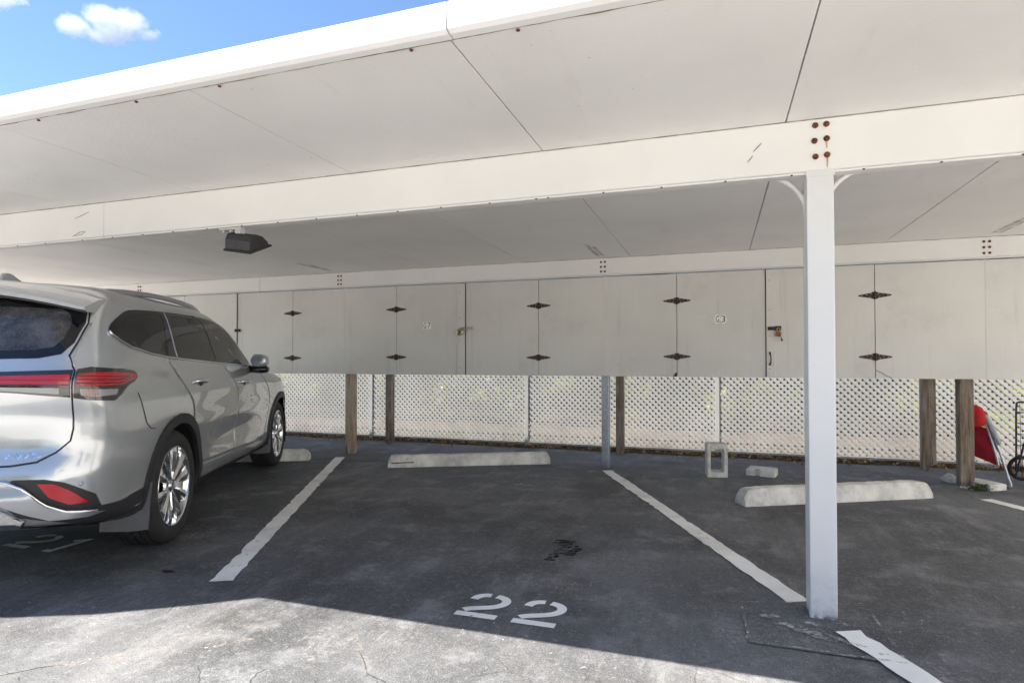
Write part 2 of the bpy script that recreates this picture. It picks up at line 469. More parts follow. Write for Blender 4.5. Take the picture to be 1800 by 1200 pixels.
# ---------------------------------------------------------------- mesh helpers
class MB:
    def __init__(s): s.bm = bmesh.new()
    def quad(s, pts):
        return s.bm.faces.new([s.bm.verts.new(p) for p in pts])
    def box(s, lo, hi, bevel=0.0, mat=None, seg=1):
        r = bmesh.ops.create_cube(s.bm, size=1.0)
        vs = r['verts']
        lo = Vector(lo); hi = Vector(hi); c = (lo + hi) / 2; d = hi - lo
        for v in vs:
            v.co = Vector((v.co.x * d.x, v.co.y * d.y, v.co.z * d.z)) + c
        if bevel:
            es = list({e for v in vs for e in v.link_edges})
            r2 = bmesh.ops.bevel(s.bm, geom=es, offset=bevel, segments=seg, affect='EDGES', profile=0.5)
            vs = list({v for f in r2['faces'] for v in f.verts} | {v for v in vs if v.is_valid})
        if mat is not None:
            for v in vs: v.co = mat @ v.co
        return vs
    def tube(s, pts, r, seg=10, caps=True, closed=False):
        pts = [Vector(p) for p in pts]
        n = len(pts)
        rr = r if isinstance(r, (list, tuple)) else [r] * n
        rings = []
        up = None
        for i, p in enumerate(pts):
            if closed: t = pts[(i + 1) % n] - pts[i - 1]
            else: t = pts[min(i + 1, n - 1)] - pts[max(i - 1, 0)]
            t.normalize()
            if up is None:
                up = t.orthogonal().normalized()
            else:
                up = (up - t * up.dot(t))
                if up.length < 1e-6: up = t.orthogonal()
                up.normalize()
            b = t.cross(up)
            rings.append([s.bm.verts.new(p + (up * math.cos(a) + b * math.sin(a)) * rr[i]) for a in [2 * math.pi * k / seg for k in range(seg)]])
        for i in range(n if closed else n - 1):
            A = rings[i]; B = rings[(i + 1) % n]
            for k in range(seg):
                s.bm.faces.new((A[k], A[(k + 1) % seg], B[(k + 1) % seg], B[k]))
        if caps and not closed:
            s.bm.faces.new(rings[0][::-1]); s.bm.faces.new(rings[-1])
        return s
    def lathe(s, prof, axis='Y', seg=48, center=(0, 0, 0), closed=False):
        c = Vector(center); rings = []
        for (r, h) in prof:
            ring = []
            for k in range(seg):
                a = 2 * math.pi * k / seg
                x, z = r * math.cos(a), r * math.sin(a)
                p = {'Y': (x, h, z), 'Z': (x, z, h), 'X': (h, x, z)}[axis]
                ring.append(s.bm.verts.new(Vector(p) + c))
            rings.append(ring)
        m = len(rings)
        for i in range(m if closed else m - 1):
            A = rings[i]; B = rings[(i + 1) % m]
            for k in range(seg):
                s.bm.faces.new((A[k], A[(k + 1) % seg], B[(k + 1) % seg], B[k]))
        return s
    def disc(s, c, r, axis='Y', seg=24, rev=False):
        c = Vector(c)
        vs = []
        for k in range(seg):
            a = 2 * math.pi * k / seg
            x, z = r * math.cos(a), r * math.sin(a)
            vs.append(s.bm.verts.new(Vector({'Y': (x, 0, z), 'Z': (x, z, 0), 'X': (0, x, z)}[axis]) + c))
        s.bm.faces.new(vs[::-1] if rev else vs)
    def prism(s, pts, d):
        """closed outline (3D points) extruded by vector d"""
        d = Vector(d)
        A = [s.bm.verts.new(p) for p in pts]
        B = [s.bm.verts.new(Vector(p) + d) for p in pts]
        s.bm.faces.new(A[::-1]); s.bm.faces.new(B)
        n = len(A)
        for i in range(n):
            s.bm.faces.new((A[i], A[(i + 1) % n], B[(i + 1) % n], B[i]))
        return A + B
    def build(s, name, mat, parent=None, smooth=False, world=False, angle=None, fix=True):
        bm = s.bm
        if fix:
            bmesh.ops.recalc_face_normals(bm, faces=bm.faces)
        if world and parent is not None:
            bm.transform(root_matrix(parent).inverted())
        me = bpy.data.meshes.new(name)
        bm.to_mesh(me); bm.free()
        if isinstance(mat, str): mat = MT[mat]
        me.materials.append(mat)
        if smooth:
            for p in me.polygons: p.use_smooth = True
            if angle is not None:
                try: me.set_sharp_from_angle(angle=R(angle))
                except Exception: pass
        o = bpy.data.objects.new(name, me)
        COL.objects.link(o)
        if parent is not None: o.parent = parent
        return o

ROOTM = {}
def root_matrix(o):
    while o.parent is not None: o = o.parent
    return ROOTM.get(o.name, Matrix.Identity(4))
def thing(name, label, cat, loc=(0, 0, 0), rz=0.0, group=None):
    o = bpy.data.objects.new(name, None)
    COL.objects.link(o)
    o.empty_display_size = 0.2
    o.location = loc; o.rotation_euler = (0, 0, rz)
    ROOTM[o.name] = Matrix.Translation(loc) @ Matrix.Rotation(rz, 4, 'Z')
    tag(o, label, cat, group)
    return o
def tag(o, label=None, cat=None, group=None, kind=None):
    if label: o['label'] = label
    if cat: o['category'] = cat
    if group: o['group'] = group
    if kind: o['kind'] = kind
    return o
def structure(o):
    o['kind'] = 'structure'
    return o
def recenter(o, loc):
    """put a single-mesh thing's origin at its base"""
    loc = Vector(loc)
    o.data.transform(Matrix.Translation(-loc))
    o.location = loc
    return o
def text_mesh(body, size, depth=0.0015):
    cu = bpy.data.curves.new('txt', 'FONT')
    cu.body = body; cu.size = size; cu.extrude = depth; cu.align_x = 'CENTER'; cu.align_y = 'CENTER'
    ob = bpy.data.objects.new('txt', cu)
    COL.objects.link(ob)
    dg = bpy.context.evaluated_depsgraph_get()
    me = bpy.data.meshes.new_from_object(ob.evaluated_get(dg))
    bpy.data.objects.remove(ob); bpy.data.curves.remove(cu)
    return me
def leaf_quads(mb, pts, size, up_bias=0.4, narrow=0.5):
    for p in pts:
        n = Vector((random.gauss(0, 1), random.gauss(0, 1), random.gauss(0, 1) + up_bias)).normalized()
        t = n.orthogonal().normalized()
        t = Matrix.Rotation(random.uniform(0, 6.283), 3, n) @ t
        b = n.cross(t)
        L = size * random.uniform(0.6, 1.3); W = L * narrow
        p = Vector(p)
        vs = [mb.bm.verts.new(p + q) for q in (-t * L * 0.5, b * W * 0.5 - t * 0.05 * L + n * 0.08 * L, t * L * 0.5, -b * W * 0.5 - t * 0.05 * L + n * 0.08 * L)]
        mb.bm.faces.new(vs)

# ================================================================ SETTING
def sheet(name, pts, z, mat, subd=0):
    mb = MB()
    f = mb.quad([(x, y, z) for x, y in pts])
    return structure(mb.build(name, mat))
sheet('ground', [(-250, -250), (250, -250), (250, 250), (-250, 250)], 0.0, 'asphalt')
sheet('bounce_concrete', [(-60, -40), (60, -40), (60, -0.6), (-60, -0.6)], 0.004, 'pale_concrete')  # pale ground added behind the camera to bounce light under the roof
# planting bed behind the stalls with an uneven front edge
front = []
x = -14.0
while x < 4.2:
    front.append((x, 7.93 + 0.07 * mnoise.noise((x * 1.7, 3, 0)) + 0.04 * mnoise.noise((x * 6, 1, 0))))
    x += 0.12
mbs = MB()
mbs.quad([(p[0], p[1], 0.004) for p in front] + [(4.25, 9.25, 0.004), (-14, 9.25, 0.004)])
structure(mbs.build('soil_bed', 'mulch'))
sheet('path', [(-20, 9.25), (14, 9.25), (14, 10.75), (-20, 10.75)], 0.02, 'pink_paver')
sheet('garden_soil', [(-40, 10.75), (30, 10.75), (30, 40), (-40, 40)], 0.008, 'mulch')

# painted stall lines: chipped outlines laid a few mm above the asphalt
def stall_line(a, b, w, seed, z=0.004):
    rnd = random.Random(seed)
    a = Vector((*a, z)); b = Vector((*b, z))
    d = (b - a); L = d.length; d.normalize(); n = Vector((-d.y, d.x, 0))
    k = max(2, int(L / 0.06))
    left = []; right = []
    for i in range(k + 1):
        p = a + d * (L * i / k)
        e1 = 0.004 * rnd.gauss(0, 1); e2 = 0.004 * rnd.gauss(0, 1)
        if rnd.random() < 0.06: e1 -= 0.02 * rnd.random()
        if rnd.random() < 0.06: e2 -= 0.02 * rnd.random()
        left.append(p + n * (w / 2 + e1)); right.append(p - n * (w / 2 + e2))
    mb = MB()
    vl = [mb.bm.verts.new(p) for p in left]; vr = [mb.bm.verts.new(p) for p in right]
    for i in range(k):
        mb.bm.faces.new((vr[i], vr[i + 1], vl[i + 1], vl[i]))
    return structure(mb.build('stall_line', 'road_paint'))
stall_line((-2.565, 2.60), (-4.45, 6.40), 0.115, 1)
stall_line((-1.155, 6.575), (0.372, 3.31), 0.115, 2)
stall_line((0.54, 3.015), (1.70, 0.55), 0.115, 3, 0.0085)
stall_line((2.19, 6.27), (4.0, 2.6), 0.115, 4)
stall_line((-5.90, 2.3), (-7.85, 6.3), 0.115, 5)

# stencilled stall numbers
def stroke(mb, pts, w, M):
    pts = [Vector((p[0], p[1], 0)) for p in pts]
    L = []; Rr = []
    for i, p in enumerate(pts):
        t = pts[min(i + 1, len(pts) - 1)] - pts[max(i - 1, 0)]
        t.normalize(); n = Vector((-t.y, t.x, 0))
        L.append(mb.bm.verts.new(M @ (p + n * w / 2))); Rr.append(mb.bm.verts.new(M @ (p - n * w / 2)))
    for i in range(len(pts) - 1):
        mb.bm.faces.new((Rr[i], Rr[i + 1], L[i + 1], L[i]))
def bez(p0, p1, p2, p3, n=10):
    out = []
    for i in range(n + 1):
        t = i / n
        out.append(tuple((1 - t) ** 3 * p0[k] + 3 * (1 - t) ** 2 * t * p1[k] + 3 * (1 - t) * t * t * p2[k] + t ** 3 * p3[k] for k in (0, 1)))
    return out
def digit2(mb, M):
    w = 0.046
    stroke(mb, bez((0.028, 0.200), (0.030, 0.243), (0.060, 0.267), (0.098, 0.267), 10), w, M)
    stroke(mb, bez((0.128, 0.264), (0.20, 0.255), (0.22, 0.19), (0.165, 0.142), 10)[:-1] + bez((0.165, 0.142), (0.13, 0.112), (0.05, 0.098), (0.026, 0.066), 8), w, M)
    stroke(mb, [(0.0, 0.024), (0.206, 0.024)], 0.048, M)
def digit1(mb, M):
    w = 0.046
    stroke(mb, [(0.095, 0.0), (0.095, 0.29)], w, M)
    stroke(mb, [(0.03, 0.215), (0.073, 0.262)], w * 0.9, M)
    stroke(mb, [(0.04, 0.022), (0.0715, 0.022)], 0.044, M)
def stall_number(fns, origin, rz, step):
    mb = MB()
    for i, fn in enumerate(fns):
        fn(mb, Matrix.Translation((*origin, 0.0045)) @ Matrix.Rotation(rz, 4, 'Z') @ Matrix.Translation((i * step, 0, 0)))
    return structure(mb.build('stall_number', 'road_paint', fix=False))
stall_number([digit2, digit2], (-1.19, 2.618), R(1.0), 0.283)
stall_number([digit2, digit1], (-4.405, 2.635), R(0.5), 0.32)

# repaired square of asphalt round the foot of the post, with pale cement seams
patch = [(0.104, 3.20), (0.116, 2.765), (0.700, 2.76), (0.675, 3.36)]
mbp = MB(); mbp.quad([(x, y, 0.004) for x, y in patch]); structure(mbp.build('asphalt_patch', 'asphalt_patch_mat'))
m = NT('cement_seam')
gate = m.ramp(m.noise(20, 7, 0.8), 0.46, 0.62, 0, 0.85)
tr = m.t.nodes.new('ShaderNodeBsdfTransparent'); ms = m.t.nodes.new('ShaderNodeMixShader')
m.set(Base_Color=m.mix(m.noise(40, 4), (0.34, 0.34, 0.33), (0.6, 0.59, 0.56)), Roughness=0.9)
m.put(ms.inputs[0], gate); m.t.links.new(tr.outputs[0], ms.inputs[1]); m.t.links.new(m.b.outputs[0], ms.inputs[2]); m.t.links.new(ms.outputs[0], m.out.inputs[0])
MT['cement_seam'] = m.m
def wiggly_strip(name, pts, w, mat, z, seed, closed=False, sub=0.03, amp=0.012):
    rnd = random.Random(seed)
    P = []
    q = pts + ([pts[0]] if closed else [])
    for a, b in zip(q, q[1:]):
        a = Vector((*a, z)); b = Vector((*b, z)); L = (b - a).length; k = max(2, int(L / sub))
        for i in range(k): P.append(a.lerp(b, i / k))
    P.append(Vector((*q[-1], z)))
    mb = MB(); A = []; B = []
    for i, p in enumerate(P):
        t = P[min(i + 1, len(P) - 1)] - P[max(i - 1, 0)]; t.normalize(); n = Vector((-t.y, t.x, 0))
        off = n * amp * mnoise.noise((i * 0.4, seed, 0)); ww = w * (0.55 + 0.9 * abs(mnoise.noise((i * 0.33, seed + 9, 0))))
        A.append(mb.bm.verts.new(p + off + n * ww)); B.append(mb.bm.verts.new(p + off - n * ww))
    for i in range(len(P) - 1): mb.bm.faces.new((B[i], B[i + 1], A[i + 1], A[i]))
    return structure(mb.build(name, mat, fix=False))
wiggly_strip('cement_seam', patch, 0.009, 'cement_seam', 0.0125, 3, True)
# cement smears in front of the post foot
def blob(name, c, rx, ry, mat, z, seed, rz=0.0):
    mb = MB(); vs = []
    for k in range(40):
        a = 2 * math.pi * k / 40
        r = 1 + 0.45 * mnoise.noise((math.cos(a) * 1.6, math.sin(a) * 1.6, seed)) + 0.16 * mnoise.noise((math.cos(a) * 6, math.sin(a) * 6, seed))
        x, y = rx * r * math.cos(a), ry * r * math.sin(a)
        vs.append((c[0] + x * math.cos(rz) - y * math.sin(rz), c[1] + x * math.sin(rz) + y * math.cos(rz), z))
    mb.quad(vs)
    return structure(mb.build(name, mat))
blob('cement_smear', (0.31, 2.965), 0.07, 0.05, 'cement_seam', 0.0125, 1)
blob('cement_smear', (0.45, 2.90), 0.12, 0.03, 'cement_seam', 0.0125, 2, R(-20))
blob('cement_smear', (0.545, 3.07), 0.04, 0.025, 'cement_seam', 0.0125, 4)
blob('cement_smear', (0.22, 3.06), 0.05, 0.02, 'cement_seam', 0.0125, 5)
blob('cement_smear', (0.40, 3.035), 0.045, 0.018, 'cement_seam', 0.0128, 6)
blob('cement_smear', (-1.76, 5.55), 0.11, 0.06, 'cement_seam', 0.006, 7)
# dark print left by a wet tyre tread, in small blocks
mbw = MB()
rw = random.Random(5)
for j in range(13):
    for i in range(4):
        if rw.random() < 0.12: continue
        if j < 4 and i > 1: continue
        x = -1.00 + i * 0.036 + (0.03 if 4 <= j <= 8 else 0.0) + 0.01 * math.sin(j); y = 3.50 + j * 0.034
        if j > 9: x -= 0.03
        w, h = 0.033 * rw.uniform(.8, 1.1), 0.024 * rw.uniform(.7, 1.2)
        mbw.quad([(x, y, 0.004), (x + w, y + 0.008, 0.004), (x + w, y + h + 0.008, 0.004), (x, y + h, 0.004)])
structure(mbw.build('tyre_print', 'wet_stain'))
blob('oil_stain', (-2.97, 2.62), 0.05, 0.02, 'wet_stain', 0.004, 3)

# leaf litter along the foot of the fence
mbl = MB(); pts = []
for i in range(2600):
    x = random.uniform(-8.0, 4.0)
    y = 7.98 + abs(random.gauss(0, 0.16)) - 0.05
    if random.random() < 0.10: y = random.uniform(7.55, 8.0)
    if mnoise.noise((x * 1.3, 2, 0)) < -0.25 and random.random() < 0.7: continue
    pts.append((x, y, 0.012 + random.random() * 0.025))
leaf_quads(mbl, pts, 0.055, 2.2, 0.42)
tag(mbl.build('leaf_litter', 'litter', fix=False), 'dry brown leaves scattered along the foot of the white lattice fence', 'leaf litter', kind='stuff')
for i, (x, y, lab) in enumerate([(-0.024, 4.495, 'small orange leaf lying on the asphalt beside the middle stall line'),
                                 (-1.9, 7.62, 'tan fallen leaf between the wheel stop and the lattice fence')]):
    mb = MB(); leaf_quads(mb, [(0, 0, 0)], 0.05, 40, 0.6)
    o = mb.build('fallen_leaf', 'orange_leaf' if i == 0 else 'litter', fix=False); o.location = (x, y, 0.012); tag(o, lab, 'leaf')

# shrubs beyond the path (seen through the lattice)
def shrub(x, y, r, h, mat, n, label):
    root = thing('garden_shrub', label, 'shrub', (x, y, 0), group='shrubs growing behind the lattice fence')
    mb = MB(); pts = []
    clumps = [(random.gauss(0, r * 0.5), random.gauss(0, r * 0.38), random.uniform(0.15, 1.0) * h, random.uniform(0.12, 0.26)) for _ in range(24)]
    for i in range(n):
        c = random.choice(clumps)
        v = Vector((random.gauss(0, 1), random.gauss(0, 1), random.gauss(0, 1))).normalized() * c[3] * random.random() ** 0.4
        pts.append((c[0] + v.x, c[1] + v.y, max(0.06, c[2] + v.z)))
    leaf_quads(mb, pts, 0.15, 0.7, 0.55)
    mb.build('foliage', mat, root, fix=False)
    mb = MB()
    for i in range(7):
        c = clumps[i]
        mb.tube([(random.gauss(0, .06), random.gauss(0, .06), 0), (c[0] * .4, c[1] * .4, c[2] * .55), (c[0], c[1], c[2])], [0.022, 0.014, 0.005], 6)
    mb.build('stem', 'bark', root, smooth=True)
for i, (x, y, r, h, mat) in enumerate([(-11.5, 11.6, 1.0, 1.9, 'leaf_green'), (-9.3, 11.4, 0.9, 1.7, 'leaf_yellow'), (-7.2, 11.7, 0.9, 2.0, 'leaf_green'), (-5.3, 11.5, 0.8, 1.6, 'leaf_yellow'),
                                       (-3.4, 11.5, 0.8, 1.9, 'leaf_green'), (-1.5, 11.6, 0.9, 1.8, 'leaf_yellow'), (0.3, 11.5, 0.8, 1.7, 'leaf_yellow'), (2.0, 11.6, 0.8, 1.9, 'leaf_green'), (3.6, 11.4, 0.9, 1.8, 'leaf_yellow'), (5.4, 11.6, 0.9, 1.9, 'leaf_green')]):
    nb = 'yellow green' if mat == 'leaf_yellow' else 'mid green'
    shrub(x, y - 0.45, r * 1.2, h * 0.8, mat, 2600, nb + ' leafy shrub growing behind the white lattice fence')
def crown_tree(x, y, h, label):  # unseen trees added to throw dappled shade on the shrubs
    root = thing('added_shade_tree', label, 'tree', (x, y, 0), group='unseen trees added to shade the garden behind the carport')
    mb = MB(); mb.tube([(0, 0, 0), (0.08, 0.03, h * .35), (0, -0.08, h * .6), (0, 0, h * .95)], [0.13, 0.10, 0.06, 0.02], 10)
    tips = []
    for i in range(14):
        a = i * 2.4; q = random.uniform(0.5, 1.6)
        e = Vector((math.cos(a) * q, math.sin(a) * q * 0.8, h * random.uniform(0.55, 1.0))); tips.append(e)
        mb.tube([(0, 0, h * .45), e * 0.5 + Vector((0, 0, h * .28)), e], [0.045, 0.03, 0.008], 6)
    mb.build('trunk', 'bark', root, smooth=True)
    mb = MB(); leaf_quads(mb, [random.choice(tips) + Vector((random.gauss(0, .3), random.gauss(0, .3), random.gauss(0, .22))) for _ in range(620)], 0.18, 0.6, 0.5)
    mb.build('crown', 'leaf_green', root, fix=False)
for i, x in enumerate((-9.0, -1.0)):
    crown_tree(x, 10.2 + 0.35 * math.sin(i * 2.1), 5.2 + 0.5 * math.cos(i * 1.7), 'slender leafy tree added out of view to shade the garden behind the carport')
wf = thing('dark_backdrop', 'dark board screen added behind the garden to darken the lattice openings', 'fence', (-4, 14.2, 0))  # solid dark screen added behind the hedge so lattice openings stay dark
for k in range(60):
    mb = MB(); x = -15 + k * 0.5; mb.box((x + 0.004, -0.012 + 0.004 * (k % 2), 0.03), (x + 0.496, 0.012 + 0.004 * (k % 2), 2.3)); mb.build('board', 'dark_board', wf)
mbh = MB(); pts = []
for i in range(6000):
    x = random.uniform(-18, 10); z = random.random() ** 0.8 * 3.2
    pts.append((x, 13.2 + random.gauss(0, 0.35) + 0.4 * mnoise.noise((x, z, 0)), z))
leaf_quads(mbh, pts, 0.22, 0.3, 0.5)
mbh.build('h', 'leaf_dark', fix=False).name = 'dense_hedge'
tag(bpy.data.objects['dense_hedge'], 'dense dark hedge far behind the lattice fence', 'hedge', kind='stuff')

# --- what stands behind the photographer, seen only in reflections
def tree(x, y, h, r, label):
    root = thing('broadleaf_tree', label, 'tree', (x, y, 0))
    mb = MB(); mb.tube([(0, 0, 0), (0.1, 0.05, h * .3), (0.05, -0.1, h * .55), (0, 0, h * .85)], [0.22, 0.17, 0.11, 0.03], 10)
    cl = []
    for i in range(16):
        a = random.uniform(0, 6.28); q = random.uniform(0.4, 1.0)
        e = Vector((math.cos(a) * r * q, math.sin(a) * r * q, h * random.uniform(0.5, 1.0)))
        cl.append((e, random.uniform(0.28, 0.45) * r))
        mb.tube([(0, 0, h * .4), e * 0.5 + Vector((0, 0, h * .25)), e], [0.08, 0.05, 0.015], 6)
    mb.build('trunk', 'bark', root, smooth=True)
    mb = MB(); pts = []
    for i in range(3500):
        c, cr = random.choice(cl)
        pts.append(c + Vector((random.gauss(0, 1), random.gauss(0, 1), random.gauss(0, .8))).normalized() * cr * random.random() ** .4)
    leaf_quads(mb, pts, 0.32, 0.5, 0.5)
    mb.build('crown', 'leaf_green', root, fix=False)
tree(-9, -17, 7, 3.0, 'broadleaf tree on the far side of the drive, left of the building')
tree(4, -19, 6, 2.6, 'broadleaf tree on the far side of the drive, before the building')
broot = thing('offscreen_building', 'beige low apartment block across the drive facing the carport', 'building', (-6, -24, 0))
mb = MB(); mb.box((-16, -8, 0), (16, 0, 6.2)); mb.build('wall', 'building_stucco', broot)
mb = MB(); mb.box((-16.6, -8.6, 6.2), (16.6, 0.6, 6.6)); mb.build('roof', 'building_roof', broot)
for fl in (1.0, 4.0):
    for i in range(8):
        mb = MB(); x = -14 + i * 4; mb.box((x - 0.8, 0.002, fl), (x + 0.8, 0.06, fl + 1.4)); mb.build('window', 'building_glass', broot)

bounce_root = thing('offscreen_building', 'white block added past the right end of the carport to bounce sunlight in', 'building', (7.6, 2.0, 0))  # unseen block added to reflect sun into the stalls
mb = MB(); mb.box((0, -11, 0), (10, 10, 6.5)); mb.build('wall', 'bounce_wall_white', bounce_root)
mb = MB(); mb.box((-0.25, -11.5, 6.5), (10.5, 10.5, 6.8)); mb.build('roof', 'bounce_wall_white', bounce_root)
for i in range(3):
    mb = MB(); y = -8.5 + i * 6; mb.box((-0.05, y - 0.6, 3.6), (-0.002, y + 0.6, 4.8)); mb.build('window', 'building_glass', bounce_root)
sheet('bounce_strip', [(-18, -0.55), (-9.9, -0.55), (-9.9, 7.6), (-18, 7.6)], 0.004, 'pale_concrete')  # unseen pale strip added to bounce sun under the left end
sheet('bounce_strip', [(4.3, -0.55), (7.59, -0.55), (7.59, 9.2), (4.3, 9.2)], 0.004, 'pale_concrete')  # unseen pale strip added to bounce sun under the right end

# clouds: real volumes far away
def cloud(name, dirpx, dist, lobes, label, seed):
    f = F_PX; cy = 634 - f * math.tan(PITCH)
    cm = camo.matrix_basis.to_3x3() if False else Matrix.Rotation(R(18.9), 3, 'Z') @ Matrix.Rotation(R(90) + PITCH, 3, 'X')
    def at(u, v): return Vector((0, 0, 1.2)) + cm @ (Vector(((u - 900) / f, (cy - v) / f, -1)) * dist)
    c = at(*dirpx)
    ex = cm @ Vector((1, 0, 0)); ey = cm @ Vector((0, 1, 0)); ez = cm @ Vector((0, 0, 1))
    bm = bmesh.new()
    s = dist / f
    bmesh.ops.create_icosphere(bm, subdivisions=3, radius=1.0)
    W, H = max(abs(l[0]) + l[2] for l in lobes) * s * 1.1, max(abs(l[1]) + l[3] for l in lobes) * s * 1.1
    D = H * 1.2
    for v in bm.verts:
        v.co = ex * v.co.x * W * 1.25 + ey * v.co.y * H * 1.35 + ez * v.co.z * D
    me = bpy.data.meshes.new(name); bm.to_mesh(me); bm.free()
    m = bpy.data.materials.new(name + '_vapour'); m.use_nodes = True
    n = NT(name + '_vapour'); n.t.nodes.remove(n.b)
    pv = n.t.nodes.new('ShaderNodeVolumePrincipled')
    pv.inputs['Color'].default_value = (1, 1, 1, 1); pv.inputs['Anisotropy'].default_value = -0.15
    # distance field of soft lobes in object space, broken up by noise
    total = None
    wob = n.wobble(9.0 * s * 2, 0.055 / s * 0.9)
    for (lx, ly_, rx, ry) in lobes:
        p = ex * lx * s + ey * ly_ * s
        off = n.t.nodes.new('ShaderNodeVectorMath'); off.operation = 'SUBTRACT'
        n.put(off.inputs[0], wob); off.inputs[1].default_value = tuple(p + Vector((1, 1, 1)) * 9.0 * s)
        def dot(vec, k):
            d = n.t.nodes.new('ShaderNodeVectorMath'); d.operation = 'DOT_PRODUCT'
            n.put(d.inputs[0], off.outputs[0]); d.inputs[1].default_value = tuple(vec * k)
            return d.outputs['Value']
        a = dot(ex, 1 / (rx * s)); b = dot(ey, 1 / (ry * s)); cc = dot(ez, 1 / (ry * s * 1.1))
        q = n.math('ADD', n.math('ADD', n.math('MULTIPLY', a, a), n.math('MULTIPLY', b, b)), n.math('MULTIPLY', cc, cc))
        g = n.ramp(q, 0.0, 1.3, 1.0, 0.0)
        total = g if total is None else n.math('MAXIMUM', total, g)
    nz = n.noise(0.11 / s, 6, 0.65)
    dens = n.ramp(n.math('ADD', total, n.math('MULTIPLY', n.math('SUBTRACT', nz, 0.5), 1.5)), 0.30, 1.15, 0.0, 0.045 / s)
    n.put(pv.inputs['Density'], dens)
    n.t.links.new(pv.outputs[0], n.out.inputs['Volume'])
    me.materials.append(n.m)
    o = bpy.data.objects.new(name, me); COL.objects.link(o); o.location = c
    tag(o, label, 'cloud')
cloud('cloud', (190, 48), 420, [(-62, 2, 34, 24), (-10, 18, 42, 24), (35, 10, 42, 24), (5, -14, 60, 20), (68, -15, 30, 14)], 'small white cloud in blue sky above the roof edge', 1)
cloud('cloud', (12, 4), 420, [(-6, 4, 34, 18), (26, 2, 14, 10)], 'white cloud cut by the top left corner of the photo', 2)
# ================================================================ CARPORT
carport = thing('carport', 'long white metal carport with a flat roof on posts, open at the front', 'carport', (0.46, 3.17, 0))
ZC = 2.34
YF, YB = 1.925, 7.475
SE = [0.315 + 1.21 * k for k in range(-9, 4)]
for a, b in zip(SE, SE[1:]):
    mb = MB(); mb.box((a + 0.003, YF + 0.004, ZC), (b - 0.003, YB, ZC + 0.06), 0.002)
    mb.build('roof_panel', 'roof_panel_paint', carport, world=True)
mb = MB(); mb.box((SE[0], YF + 0.004, ZC + 0.062), (SE[-1], YB, ZC + 0.075)); mb.build('roof_deck', 'white_paint', carport, world=True)
mb = MB()
# unseen roof piece added and shaped to cast the kinked ground shadow
wing = [(-3.37, YF - 0.064), (-3.61, 1.68), (-3.95, 1.45), (-4.30, 1.29), (-5.0, 1.10), (-9.5, 0.95), (-9.5, YF - 0.064)]
mb.prism([(x, y, ZC + 0.01) for x, y in wing], (0, 0, 0.06)); mb.build('shadow_roof_piece', 'roof_panel_paint', carport, world=True)
# front fascia gutter in two lengths meeting at the joint
def fascia(x0, x1):
    mb = MB()
    prof = [(YF, ZC - 0.004), (YF - 0.035, ZC - 0.004), (YF - 0.056, ZC + 0.004), (YF - 0.06, ZC + 0.04), (YF - 0.055, ZC + 0.10), (YF - 0.03, ZC + 0.105), (YF, ZC + 0.1)]
    mb.prism([(x0, y, z) for y, z in prof], (x1 - x0, 0, 0))
    mb.build('fascia', 'fascia_paint', carport, world=True)
fascia(SE[0], -0.882); fascia(-0.875, SE[-1])
# beams
def beam(name, y, z0, z1, x0, x1, cuts):
    xs = [x0] + cuts + [x1]
    for a, b in zip(xs, xs[1:]):
        mb = MB()
        mb.box((a + 0.0015, y, z0 + 0.012), (b - 0.0015, y + 0.075, z1), 0.004)
        mb.box((a + 0.0015, y + 0.006, z0), (b - 0.0015, y + 0.069, z0 + 0.011), 0.002)
        mb.build(name, 'white_paint', carport, world=True)
beam('front_beam', 3.125, 2.082, ZC - 0.001, SE[0], SE[-1], [-4.18])
beam('rear_beam', 6.62, 2.142, ZC - 0.001, SE[0], SE[-1], [-5.9])
def caulk(y, z, x0, x1, seed, mat='rust_streak', w=0.004):
    P = []; k = int((x1 - x0) / 0.03)
    for i in range(k + 1): P.append((x0 + (x1 - x0) * i / k, y, z))
    rr = [max(0.0006, w * (0.35 + 0.9 * mnoise.noise((i * 0.21, seed, 0)) + 0.5 * mnoise.noise((i * 0.9, seed, 4)))) for i in range(k + 1)]
    mb = MB(); mb.tube(P, rr, 5); mb.build('sealant_bead', mat, carport, world=True)
caulk(3.124, ZC - 0.001, SE[2], SE[-2], 1, 'sealant'); caulk(6.619, ZC - 0.001, SE[2], SE[-2], 2, 'sealant'); caulk(YF + 0.006, ZC - 0.002, SE[2], SE[-2], 3, 'sealant', 0.005)
def post(x, y0, w, d, zt, mat, name, label=None, lo=-0.05, bev=0.008):
    mb = MB(); mb.box((x - w / 2, y0, lo), (x + w / 2, y0 + d, zt), bev, seg=2)
    o = mb.build(name, mat, carport, world=True)
    if label: o['label'] = label
    return o
def main_post(x):
    # C-shaped pair of channels: front skin, side grooves
    mb = MB()
    mb.box((x - 0.058, 3.17 - 0.045, -0.05), (x + 0.058, 3.17 + 0.02, 2.08), 0.006, seg=2)
    mb.box((x - 0.052, 3.19, -0.05), (x + 0.052, 3.20, 2.08))
    mb.box((x - 0.058, 3.20, -0.05), (x + 0.058, 3.265, 2.08), 0.006, seg=2)
    mb.box((x - 0.060, 3.123, 2.066), (x + 0.062, 3.135, 2.096), 0.002)
    mb.build('post', 'post_paint', carport, world=True)
for x in (0.46, -6.54): main_post(x)
